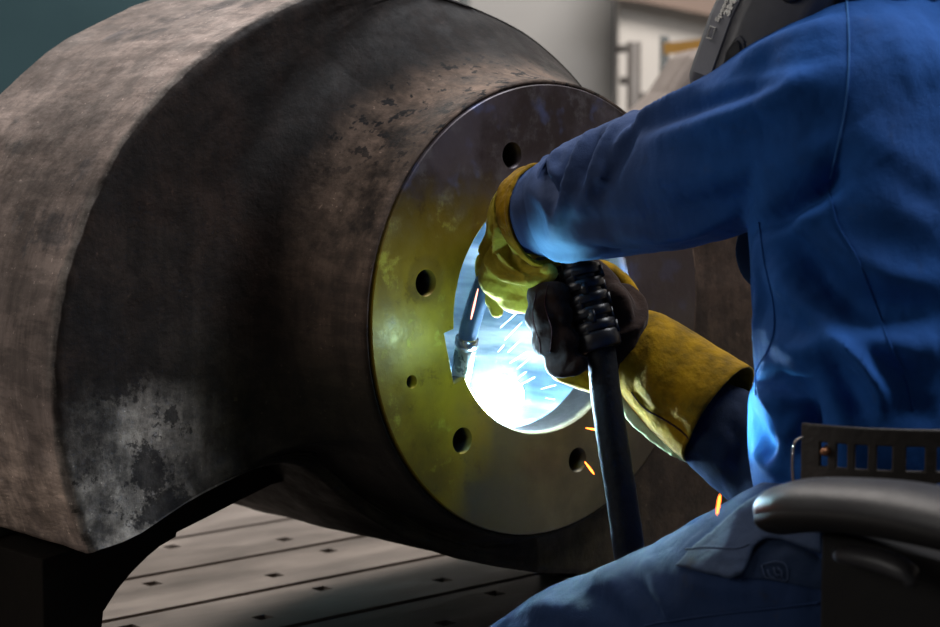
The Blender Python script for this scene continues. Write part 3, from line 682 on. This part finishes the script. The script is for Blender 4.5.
for ln in ([(536, 294), (533, 318), (540, 345), (540, 368), (552, 380), (575, 381), (588, 378)], [(548, 285), (545, 305), (552, 330), (550, 352)]):
    seam(person, gt, ln, M['piping'], r=.0008, off=.0002, name='piping')
# yellow back of that glove, seen as a crescent above and a scrap beneath
bm = bmesh.new()
tube(bm, [P(592, 268, 2.24), P(606, 271, 2.262), P(622, 286, 2.272), P(634, 308, 2.27), P(638, 330, 2.265)], [(.009, .010), (.010, .014), (.011, .016), (.011, .016), (.011, .018)], seg=16, n=5, round_ends=True)
tube(bm, [P(560, 374, 2.27), P(585, 380, 2.275), P(612, 385, 2.27), P(630, 392, 2.26)], [(.010, .014), (.013, .018), (.016, .02), (.016, .02)], seg=16, n=5, round_ends=True)
tube(bm, [P(590, 310, 2.285), P(612, 335, 2.285), P(618, 375, 2.275)], [(.026, .018), (.030, .022), (.032, .02)], seg=20, n=5, round_ends=True)
yb = remesh(bm, .003, 3); fold(yb, [], ns=.002, nscale=30, seed=2)
link_mesh('glove_back', yb, M['yellow'], person, label='mustard leather back of the far glove')
# gauntlet
bm = bmesh.new()
G = [(618, 346, 2.262, .038), (632, 352, 2.255, .0475), (655, 366, 2.245, .0520), (690, 394, 2.23, .0570), (720, 415, 2.215, .0600)]
rg = tube(bm, [P(*q[:3]) for q in G], [q[3] for q in G], seg=64, n=6, cap=False)
ga = bm_mesh('gauntlet', bm)
o = link_mesh('gauntlet', ga, M['yellow'], person, label='mustard leather gauntlet on the far forearm')
fold(ga, [([(650, 315), (640, 350), (632, 385)], -.004, .006), ([(660, 330), (655, 370), (650, 410)], .004, .010), ([(680, 345), (672, 385), (665, 420)], -.003, .010), ([(632, 388), (650, 408), (672, 420), (690, 440)], -.005, .006)], ns=.003, nscale=16, seed=9)
q = o.modifiers.new('s', 'SOLIDIFY'); q.thickness = .002; q.offset = 0; gat = bvh(ga)
seam(person, gat, [(647, 309), (634, 326), (624, 350), (617, 376), (618, 392)], M['piping'], r=.0012)
seam(person, gat, [(632, 392), (645, 408), (665, 420), (685, 434), (699, 452)], M['piping'], r=.0012)
seam(person, gat, [(738, 375), (735, 400), (722, 430), (699, 454)], M['yellow'], r=.001)
bm = bmesh.new(); fr_ = []
tube(bm, [P(622, 396, 2.235), P(636, 416, 2.235), P(660, 437, 2.23), P(684, 453, 2.22), P(699, 462, 2.21)], [(.009, .006), (.011, .006), (.010, .006), (.009, .006), (.007, .004)], seg=14, n=5, round_ends=True)
fm_ = remesh(bm, .002, 2); fold(fm_, [], ns=.002, nscale=60, seed=4)
link_mesh('gauntlet_welt', fm_, M['welt'], person, label='frayed welt along the underside of the far gauntlet, coloured pale with arc light')
# --- helmet
plan = [(.045, .090), (.080, .078), (.102, .052), (.108, .046), (.115, -.010), (.106, -.022), (.05, -.030)]
plan = plan + [(-a, b) for a, b in plan[::-1]]
us = [(-.094, .80, -.0), (-.080, .93, .0), (-.02, 1, 0), (.05, 1.03, -.004), (.12, 1.0, -.012), (.18, .90, -.03), (.225, .65, -.05), (.245, .30, -.06)]
bm = bmesh.new(); prev = None
for u, k, df in us:
    row = [bm.verts.new(HP(a * k, b * (k * .6 + .4) + df, u)) for a, b in plan]
    if prev:
        for i in range(len(row)): bm.faces.new((prev[i], prev[(i + 1) % len(row)], row[(i + 1) % len(row)], row[i]))
    else: bm.faces.new(row[::-1])
    prev = row
bm.faces.new(prev)
hel = link_mesh('welding_helmet', bm_mesh('welding_helmet', bm), M['helmet'], person, smooth=True, label='dark grey welding helmet worn over the head'); bevel(hel, .006, 3, 20)
# strip along the front edge and dark cheek window, lettering: sub-parts of the helmet
strip_bm = bmesh.new()
def quad(bm, ps, th, nrm):
    a = [bm.verts.new(p + nrm * th) for p in ps]; b = [bm.verts.new(p - nrm * th) for p in ps]; n = len(ps)
    bm.faces.new(a); bm.faces.new(b[::-1])
    for i in range(n): bm.faces.new((a[i], b[i], b[(i + 1) % n], a[(i + 1) % n]))
# bevelled front facet lies between plan points 1 and 2
def facet(i, j, t, u):
    """point on the shell facet between plan points i and j (t 0..1) at height u"""
    kk = np.interp(u, [q[0] for q in us], [q[1] for q in us]); df = np.interp(u, [q[0] for q in us], [q[2] for q in us])
    (a, b), (c, d) = plan[i], plan[j]
    return HP((a + (c - a) * t) * kk, (b + (d - b) * t) * (kk * .6 + .4) + df, u)
fn = ((facet(1, 2, 1, .03) - facet(1, 2, 0, .03)).cross(facet(1, 2, 0, .10) - facet(1, 2, 0, .03))).normalized()
if fn.dot(VF) > 0: fn = -fn
sv = []; 
bm = bmesh.new(); prev = None
for u in np.linspace(-.078, .16, 14):
    row = [bm.verts.new(facet(1, 2, t, u) + fn * .0012) for t in (.06, .94)]
    if prev: bm.faces.new((prev[0], prev[1], row[1], row[0]))
    prev = row
st = link_mesh('side_strip', bm_mesh('side_strip', bm), M['helmet_strip'], hel, smooth=False, label='lighter grey printed strip down the front edge of the helmet'); q = st.modifiers.new('s', 'SOLIDIFY'); q.thickness = .0015; q.offset = 0
def letters(body, size, t, u, m, bold=0.0):
    cu = bpy.data.curves.new('lettering', 'FONT'); cu.body = body; cu.size = size; cu.extrude = .0004; cu.offset = bold; cu.resolution_u = 3
    tmp = bpy.data.objects.new('tmp', cu); COL.objects.link(tmp); dg = bpy.context.evaluated_depsgraph_get(); dg.update()
    me = bpy.data.meshes.new_from_object(tmp.evaluated_get(dg)); bpy.data.objects.remove(tmp)
    xa = (facet(1, 2, t, u + .05) - facet(1, 2, t, u)).normalized(); za = fn; ya = za.cross(xa).normalized()
    Mx = Matrix((( xa.x, ya.x, za.x), (xa.y, ya.y, za.y), (xa.z, ya.z, za.z))).to_4x4(); Mx.translation = facet(1, 2, t, u) + fn * .0034
    me.transform(Mx); return link_mesh('lettering', me, m, hel, smooth=False)
UL = lambda y: (84 - y) * .00090   # rough picture rows -> height on the helmet
letters('3M', .0130, .88, -.021, M['print'], .0007); letters('Speedglas', .0095, .52, -.0285, M['print'], .0003)
bm = bmesh.new(); loop = [facet(1, 2, t, u) + fn * .0034 for t, u in ((.22, -.045), (.48, -.045), (.48, -.034), (.22, -.034), (.22, -.045))]
tube(bm, loop, .0008, seg=6, n=1); link_mesh('emblem', bm_mesh('emblem', bm), M['print'], hel, smooth=False, label='small white rounded rectangle emblem printed on the strip')
# cheek plate (dark, arched top) on the side of the shell
sn = ((facet(3, 4, 1, .0) - facet(3, 4, 0, .0)).cross(facet(3, 4, 0, .08) - facet(3, 4, 0, .0))).normalized()
if sn.dot(VF) > 0: sn = -sn
def plate(tus, m, name, off, th, label=None):
    bm = bmesh.new(); quad(bm, [facet(3, 4, t, u) + sn * off for t, u in tus], th, sn)
    o = link_mesh(name, bm_mesh(name, bm), m, hel, smooth=False, label=label); bevel(o, .0008, 2); return o
plate([(.0, -.088), (.0, -.052), (.05, -.038), (.12, -.033), (.22, -.036), (.36, -.050), (.60, -.080), (.66, -.088)], M['helmet'], 'cheek_rim', .001, .001)
plate([(.03, -.088), (.03, -.052), (.07, -.042), (.13, -.038), (.20, -.041), (.33, -.054), (.56, -.080), (.61, -.088)], M['helmet_dark'], 'cheek_plate', .003, .0012, 'black arched plate on the cheek of the helmet')
bm = bmesh.new(); bmesh.ops.create_cone(bm, cap_ends=True, segments=32, radius1=.013, radius2=.012, depth=.008, matrix=Matrix.Translation(facet(3, 4, .62, .022) + sn * .003) @ sn.to_track_quat('Z', 'Y').to_matrix().to_4x4())
bevel(link_mesh('knob', bm_mesh('knob', bm), M['helmet_dark'], hel), .001)

# ================================================================ TORCH
torch = empty('welding_torch', hB, 'black gas welding torch with ribbed handle and cable, gripped by both yellow gloves', 'torch')
bm = bmesh.new(); tube(bm, [around(-.3, 0, 0), hA, hB], [.015, .0172, .0172], seg=32, n=4)
link_mesh('handle', bm_mesh('handle', bm), M['rubber'], torch)
for k in range(6):
    t = .06 + k * .165; bm = bmesh.new()
    if k == 5: tube(bm, [around(t - .04, 0, 0), around(t, 0, 0), around(t + .14, 0, 0), around(t + .17, 0, 0)], [.0205, .0230, .0225, .0190], seg=40, n=2)
    else:
        tube(bm, [around(t, 0, 0), around(t + .012, 0, 0), around(t + .110, 0, 0), around(t + .122, 0, 0)], [.0200, .0222, .0222, .0200], seg=40, n=1)
        for a in (20, 140, 260):
            a += (k % 2) * 30; p0, p1 = around(t + .05, a, .0185), around(t + .19, a, .0185)
            tube(bm, [p0, p1], [(.0034, .0080)] * 2, seg=8, n=1)
    link_mesh('rib', bm_mesh('rib', bm), M['rubber'], torch)
bm = bmesh.new()
tube(bm, [around(.95, 0, 0), around(1.05, 0, 0), P(606, 395, 2.185), P(614, 450, 2.18), P(622, 500, 2.178), P(630, 558, 2.178), P(640, 640, 2.2), P(655, 760, 2.22), P(700, 950, 2.25)], [.0150, .0150, .0160, .0165, .0165, .0165, .0165, .0165, .0165], seg=28, n=8)
link_mesh('cable', bm_mesh('cable', bm), M['hose'], torch)
bm = bmesh.new(); tube(bm, [around(-.25, 0, 0), P(548, 250, 2.21), P(515, 258, 2.225), P(492, 272, 2.245), P(478, 300, 2.262), P(467, 338, 2.285)], [.014, .013, .0125, .0115, .0110, .0105], seg=28, n=8)
link_mesh('swan_neck', bm_mesh('swan_neck', bm), M['neck'], torch)
n0, n1 = P(467.5, 336, 2.284), P(459, 388, 2.315)
bm = bmesh.new(); tube(bm, [n0, n0.lerp(n1, .04), n0.lerp(n1, .16), n0.lerp(n1, .2)], [.0105, .0128, .0128, .0110], seg=28, n=1); link_mesh('collar_ring', bm_mesh('collar_ring', bm), M['chrome'], torch)
bm = bmesh.new(); tube(bm, [n0.lerp(n1, .18), n0.lerp(n1, .24), n0.lerp(n1, .9), n1], [.0112, .0118, .0100, .0094], seg=28, n=1); link_mesh('nozzle', bm_mesh('nozzle', bm), M['copper'], torch, label='heat blued nozzle pointing down inside the bore')
ARC = onY(501, 397, .030)
bm = bmesh.new()
for k in range(1): ell(bm, ARC, (.024, .024, .023), sub=4)
me = bm_mesh('welding_arc', bm); A = verts_np(me)
for i in range(len(A)):
    v = Vector(A[i]) - ARC; A[i] = tuple(ARC + v * (1 + .25 * noise.noise(v.normalized() * 2.5)))
set_verts(me, A); o = link_mesh('welding_arc', me, M['arc']); o['label'] = 'blinding blue white welding arc burning inside the bore'; o['category'] = 'arc'
# thin smoke added for the soft glow around the arc
sm, g = base_mat('welding smoke'); g.nt.nodes.remove(g.b); out = [n for n in g.nt.nodes if n.type == 'OUTPUT_MATERIAL'][0]
vs_ = g.n('ShaderNodeVolumeScatter'); vs_.inputs['Color'].default_value = (.9, .95, 1, 1); vs_.inputs['Density'].default_value = .38; g.l(vs_.outputs[0], out.inputs['Volume'])
bm = bmesh.new(); ell(bm, ARC + Vector((0, .030, 0)), (.058, .054, .052), sub=4); me = bm_mesh('glow_smoke', bm)
o = link_mesh('glow_smoke', me, sm); o['label'] = 'pale welding smoke haze added for the glow around the arc in the bore'; o['category'] = 'smoke'; o['kind'] = 'stuff'
# sparks
def spark(a, b, y0, y1, r, m, label, group='sparks flying from the weld'):
    p, q = onY(*a, y0), onY(*b, y1); bm = bmesh.new()
    tube(bm, [p, p.lerp(q, .3), p.lerp(q, .75), q], [r * .35, r * .8, r, r * .4], seg=10, n=2, round_ends=True)
    o = link_mesh('spark', bm_mesh('spark', bm), m); o['label'] = label; o['category'] = 'spark'; o['group'] = group
O = 'orange spark '
spark((585, 462), (594, 474), -.04, -.045, .0011, M['spark'], O + 'slanting beside the lower right bolt hole')
spark((586, 428), (597, 430), -.03, -.035, .0010, M['spark'], O + 'lying nearly level against the left edge of the torch cable')
spark((717, 514), (720, 495), -.52, -.52, .0011, M['spark'], O + 'standing nearly upright above the thigh, by the armrest tip')
spark((561, 423), (568, 426), .02, .02, .0005, M['hotspark'], 'tiny pink spark at the lower right rim of the bore')
spark((478, 289), (471, 319), -.16, -.16, .0009, M['hotspark'], 'thin pink spark in front of the torch neck')
for k in range(11):
    t = [(505, 340, 522, 322), (508, 352, 521, 340), (510, 363, 527, 352), (517, 369, 530, 358), (538, 352, 546, 345), (514, 381, 526, 372), (520, 385, 535, 377), (500, 328, 520, 310), (541, 389, 556, 385), (545, 398, 566, 401), (498, 352, 504, 345)][k]
    spark(t[:2], t[2:], .07, .05, .00035, M['whitespark'], 'fine white spark spraying from the arc inside the bore', 'white sparks inside the bore')

# ================================================================ CHAIR
chair = empty('work_chair', P(905, 640, 1.93) + Vector((0, 0, -.50)), 'black work chair with perforated back and curved armrest, under the seated person', 'chair')
chair.location.z = -.95
bc = P(925, 470, 1.965); bm = bmesh.new()
NP_, z_top = 150, P(915, 424, 1.79).z
rowsz = [(0, 0)]
def bk(phi, z, off=0.):
    k = math.radians(phi); dz = z_top - z
    return Vector((bc.x + (.212 + off) * math.cos(k), bc.y + (.180 + off) * math.sin(k), z))
# hole columns in degrees (left to right) and rows in metres below the top
def phi_at(px, zz):
    best = None
    for i in range(1780, 3300):
        p = bk(i / 10, zz); v = p - CAM; x = CX + FPX * v.dot(VR) / v.dot(VF)
        if best is None or abs(x - px) < best[0]: best = (abs(x - px), i / 10)
    return best[1]
cols = [(phi_at(a, z_top - .03), phi_at(b, z_top - .03)) for a, b in ((822, 829), (838, 848), (856, 868), (877, 892), (906, 924))]
w_ = cols[-1][1] - cols[-1][0]; p_ = cols[-1][0] - cols[-2][0]; a0 = cols[-1][0]
while a0 < 325: a0 += p_ * 1.02; cols.append((a0, a0 + w_))
hr = [(-.0150 - .0305 * k, -.0150 - .0305 * k - .0205) for k in range(7)]
pa = sorted({phi_at(803, z_top - .03), 345.} | {v for c in cols for v in c} | {c[1] + (d[0] - c[1]) / 2 for c, d in zip(cols, cols[1:])}); za = sorted({0., -.245} | {v for h in hr for v in h}, reverse=True)
vt = {}
def bv(p, z):
    k = (round(p, 4), round(z, 4))
    if k not in vt: vt[k] = bm.verts.new(bk(p, z_top + z))
    return vt[k]
for i in range(len(pa) - 1):
    for j in range(len(za) - 1):
        pm_, zm = (pa[i] + pa[i + 1]) / 2, (za[j] + za[j + 1]) / 2
        if any(c[0] < pm_ < c[1] for c in cols) and any(h[1] < zm < h[0] for h in hr): continue
        bm.faces.new((bv(pa[i], za[j]), bv(pa[i + 1], za[j]), bv(pa[i + 1], za[j + 1]), bv(pa[i], za[j + 1])))
br = link_mesh('backrest', bm_mesh('backrest', bm), M['backplastic'], chair, smooth=False, label='dusty black plastic back with rectangular holes')
q = br.modifiers.new('s', 'SOLIDIFY'); q.thickness = .005; q.offset = 1; bevel(br, .0015, 2)
p0 = phi_at(803, z_top - .03)
bm = bmesh.new(); tube(bm, [bk(p0 + 1, z_top - .012, .004), bk(p0 - 1.5, z_top - .018, .006), bk(p0 - 2, z_top - .04, .006), bk(p0 - 1, z_top - .07, .006), bk(p0 - 1, z_top - .12, .006)], .0014, seg=8, n=4)
link_mesh('wire_loop', bm_mesh('wire_loop', bm), M['chrome'], chair, label='thin bright wire loop at the edge of the backrest')
bm = bmesh.new(); tube(bm, [bk(p0 + 7.5, z_top - .022, .0), bk(p0 + 7.5, z_top - .022, .010)], [.005, .0035], seg=16, n=1, round_ends=True)
link_mesh('rivet', bm_mesh('rivet', bm), M['copperrivet'], chair, label='copper coloured rivet on the backrest')
# armrest pad
AR = [(786, 508, 1.745), (815, 504, 1.71), (860, 505, 1.665), (910, 511, 1.615), (970, 524, 1.56), (1050, 545, 1.50)]
bm = bmesh.new(); tube(bm, [P(*a) for a in AR], [(.0195, .031), (.0215, .036), (.0215, .037), (.0225, .037), (.022, .036), (.02, .034)], seg=40, n=6, round_ends=True)
link_mesh('armrest_pad', bm_mesh('armrest_pad', bm), M['plastic'], chair)
bm = bmesh.new(); tube(bm, [P(a, b + 9, d) for a, b, d in AR], [(.0145, .0318), (.0155, .0372), (.0155, .0382), (.0165, .0382), (.016, .037), (.015, .035)], seg=40, n=6, round_ends=True)
link_mesh('armrest_shell', bm_mesh('armrest_shell', bm), M['blackplastic'], chair)
# arm bracket and lever
bm = bmesh.new(); q0 = P(820, 545, 1.715); yb_ = Vector((0, -1, 0))
lo = -.42 - q0.z
for_pts = [(0, .012), (0, lo), (.26, lo), (.30, -.02), (.30, .0)]
a = [bm.verts.new(q0 + yb_ * y + Vector((0, 0, z))) for y, z in for_pts]; b = [bm.verts.new(q0 + yb_ * y + Vector((.045, 0, z))) for y, z in for_pts]
bm.faces.new(a); bm.faces.new(b[::-1])
for i in range(len(a)): bm.faces.new((a[i], b[i], b[(i + 1) % len(a)], a[(i + 1) % len(a)]))
bevel(link_mesh('arm_bracket', bm_mesh('arm_bracket', bm), M['blackplastic'], chair, smooth=False), .004)
bm = bmesh.new(); tube(bm, [P(840, 556, 1.685), P(848, 555, 1.675), P(868, 558, 1.655), P(890, 564, 1.635), P(908, 573, 1.62), P(911, 580, 1.62)], [(.005, .006), (.0075, .010), (.0085, .012), (.009, .012), (.008, .010), (.006, .008)], seg=20, n=5, round_ends=True)
link_mesh('lever', bm_mesh('lever', bm), M['plastic'], chair)
sc = chair.location
def rounded_box(name, cen, size, m, bw, parent, **k):
    bm = bmesh.new(); box(bm, cen, size); return bevel(link_mesh(name, bm_mesh(name, bm), m, parent, **k), bw, 4)
sx, sy = sc.x, sc.y
rounded_box('seat', (sx - .01, sy + .03, -.355), (.44, .46, .07), M['blackplastic'], .03, chair)
bm = bmesh.new(); tube(bm, [Vector((sx, sy, -.39)), Vector((sx, sy, -.62)), Vector((sx, sy, -.87))], [.028, .026, .024], seg=24, n=2); link_mesh('column', bm_mesh('column', bm), M['blackplastic'], chair)
bm = bmesh.new(); tube(bm, [Vector((sx, sy - .16, -.37)), Vector((sx, sy - .235, -.36)), Vector((bc.x, bc.y - .200, -.22)), Vector((bc.x, bc.y - .195, z_top - .08))], [(.012, .03)] * 4, seg=16, n=6); link_mesh('back_stem', bm_mesh('back_stem', bm), M['blackplastic'], chair)
for k in range(5):
    a = k * 2 * PI / 5 + .3; e = Vector((sx + .27 * math.cos(a), sy + .27 * math.sin(a), -.885)); bm = bmesh.new()
    tube(bm, [Vector((sx, sy, -.86)), e], [(.018, .024), (.012, .016)], seg=12, n=1); lg = link_mesh('leg', bm_mesh('leg', bm), M['blackplastic'], chair)
    bm = bmesh.new(); bmesh.ops.create_cone(bm, cap_ends=True, segments=24, radius1=.027, radius2=.027, depth=.03, matrix=Matrix.Translation((e.x, e.y, -.922)) @ Matrix.Rotation(a, 4, 'Z') @ rx)
    bevel(link_mesh('castor', bm_mesh('castor', bm), M['rubber'], lg), .004)

# ================================================================ SETTING AND BACKGROUND
def RA(r, a, z): v = Vector((CAM.x, CAM.y, 0)) + VR * r + VA * a; v.z = z; return v
def structure(o): o['kind'] = 'structure'; return o
ROT = Matrix.Rotation(math.atan2(VR.y, VR.x), 4, 'Z')
def sbox(name, r0, r1, a0, a1, z0, z1, m, parent=None, kind=True):
    bm = bmesh.new(); box(bm, RA((r0 + r1) / 2, (a0 + a1) / 2, (z0 + z1) / 2), (r1 - r0, a1 - a0, z1 - z0), ROT)
    o = link_mesh(name, bm_mesh(name, bm), m, parent, smooth=False); return structure(o) if kind else o
FZ = -.95
sbox('floor', -5, 6, -1.5, 8.2, FZ - .1, FZ, M['floor'])
sbox('ceiling', -5, 6, -1.5, 8.2, 3.6, 3.7, M['wall_grey'])
XW = 142 / 2100 * 8
sbox('wall_back', -5, XW, 8.0, 8.2, FZ, 3.6, M['wall_grey'])
sbox('wall_back_right', XW, 6, 7.7, 7.9, FZ, 3.6, M['wall_white'])
sbox('wall_left', -5, -.12, 6.8, 7.0, FZ, 3.6, M['wall_teal'])
sbox('wall_right', 5.9, 6, -1.5, 7.7, FZ, 3.6, M['wall_white'])
sbox('wall_side_left', -5, -4.9, -1.5, 6.8, FZ, 3.6, M['wall_teal'])
bm = bmesh.new(); w = [P(606, -60, 7.6), P(606, -2, 7.6), P(640, 2, 7.6), P(760, 26, 7.6), P(1000, 70, 7.6), P(1000, -60, 7.6)]
quad(bm, w, .05, VA); o = link_mesh('trim_beam', bm_mesh('trim_beam', bm), M['brownbeam'], None, smooth=False); structure(o)
def standing(name, label, cat, m, px, d, ytop, rad, group=None, extras=None):
    t = P(px, ytop, d); e = empty(name, (t.x, t.y, FZ), label, cat)
    bm = bmesh.new(); tube(bm, [Vector((t.x, t.y, FZ)), t], rad, seg=20, n=1); link_mesh('upright', bm_mesh('upright', bm), m, e)
    bm = bmesh.new(); bmesh.ops.create_cone(bm, cap_ends=True, segments=24, radius1=.14, radius2=.12, depth=.03, matrix=Matrix.Translation((t.x, t.y, FZ + .015))); link_mesh('foot', bm_mesh('foot', bm), m, e)
    return e
e = standing('pipe_stand', 'blurred grey brown upright pipe with a bracket, against the white wall', 'pipe', M['pipegrey'], 634, 6.0, 42, .020)
for y, x2 in ((48, 616), (80, 620), (96, 648)):
    bm = bmesh.new(); tube(bm, [P(633, y, 6.2), P(x2, y + 1, 6.2)], .012, seg=12, n=1); link_mesh('bracket', bm_mesh('bracket', bm), M['pipegrey'], e)
e = standing('barrier_post', 'blurred dark grey post carrying a level amber bar', 'post', M['postgrey'], 664.5, 5.4, 36, .012)
bm = bmesh.new(); box(bm, P(702, 45, 5.4), (.20, .02, .030), ROT @ Matrix.Rotation(-.10, 4, 'Y')); link_mesh('rail', bm_mesh('rail', bm), M['amber'], e, smooth=False)
e = standing('curtain_post', 'narrow dark post behind the top of the casting', 'post', M['postgrey'], 464, 6.0, -30, .016)
# second casting, out of focus behind the helmet
t = P(700, 110, 4.2); e = empty('background_casting', (t.x, t.y, FZ), 'blurred pale tan sloping casting on a pedestal, behind the helmet and sleeve', 'casting')
bm = bmesh.new(); w = [P(x, y, 4.1) for x, y in ((600, 140), (640, 108), (656, 92), (678, 58), (686, 51), (700, 48), (740, 48), (830, 80), (860, 170), (840, 260), (640, 260))]
quad(bm, w, .22, VA); o = link_mesh('casting_body', bm_mesh('casting_body', bm), M['tancast'], e, smooth=False); bevel(o, .03, 4)
z1 = min(v.z for v in w); bm = bmesh.new(); box(bm, (w[9].x * .5 + w[10].x * .5, w[9].y * .5 + w[10].y * .5, (z1 + FZ) / 2), (.34, .34, z1 - FZ), ROT); bevel(link_mesh('pedestal', bm_mesh('pedestal', bm), M['redbrown'], e, smooth=False), .01)

# ================================================================ LIGHTS
def lamp(kind, name, loc, tgt, energy, color, size=None, size_y=None, shape='RECTANGLE'):
    l = bpy.data.lights.new(name, kind); l.energy = energy; l.color = color
    if kind == 'AREA':
        l.shape = shape; l.size = size; l.size_y = size_y or size
    elif size: l.shadow_soft_size = size
    o = bpy.data.objects.new(name, l); COL.objects.link(o); o.location = loc
    if tgt is not None: o.rotation_euler = (Vector(tgt) - Vector(loc)).to_track_quat('-Z', 'Y').to_euler()
    return o
lamp('AREA', 'skylight', RA(-1.3, 4.6, 2.9), RA(-.3, 2.5, 0), 95, (1, .93, .87), 2.6, 1.6)
lamp('AREA', 'top_fill', RA(1.7, 2.3, 3.1), RA(.4, 2.0, 0), 135, (.92, .95, 1), 1.8, 1.8)  # unseen overhead fill lamp, added to brighten jacket and flange face
lamp('AREA', 'wall_fill', RA(1.2, 5.4, 3.3), RA(1.0, 7.6, .8), 265, (1, .96, .92), 2.5, 1.2)  # unseen lamp added to brighten the back walls
lamp('POINT', 'arc_fill', P(506, 352, 2.17), None, .30, (.36, .72, 1), .008)  # added lamp in mid-air, imitates arc light on sleeve and gloves
def spot(name, loc, tgt, e, deg, blend=.5):
    o = lamp('SPOT', name, loc, tgt, e, (.36, .88, .84), .005); o.data.spot_size = math.radians(deg); o.data.spot_blend = blend
spot('hem_fill', P(530, 425, 2.03), P(772, 416, 1.91), 17, 25, 1.0)  # added spot, stands in for arc light on the jacket hem
spot('sleeve_fill', P(504, 352, 2.165), P(552, 262, 2.145), 3.6, 38, .9)  # added spot imitating arc light under the near sleeve
lamp('AREA', 'left_fill', RA(-2.6, 1.3, .9), RA(-.4, 2.2, 0), 15, (1, .95, .9), 1.0, 1.4)  # low fill lamp added at the left for rim and corner
W = bpy.data.worlds.new('World'); SC.world = W; W.use_nodes = True
bg = W.node_tree.nodes['Background']; bg.inputs[0].default_value = (.62, .64, .68, 1); bg.inputs[1].default_value = .07
# ================================================================ CAMERA
cd = bpy.data.cameras.new('camera'); cam = bpy.data.objects.new('camera', cd); COL.objects.link(cam)
cd.sensor_width = 36; cd.lens = FPX / 940 * 36; cd.clip_start = .05; cd.clip_end = 60
Mc = Matrix((VR, VU, -VF)).transposed().to_4x4(); Mc.translation = CAM; cam.matrix_world = Mc
cd.dof.use_dof = True; cd.dof.focus_distance = 2.18; cd.dof.aperture_fstop = 6.5
SC.camera = cam
SC.view_settings.view_transform = 'Standard'; SC.view_settings.look = 'None'; SC.view_settings.exposure = 0; SC.view_settings.gamma = 1
SC.cycles.max_bounces = 8; SC.cycles.sample_clamp_indirect = 4
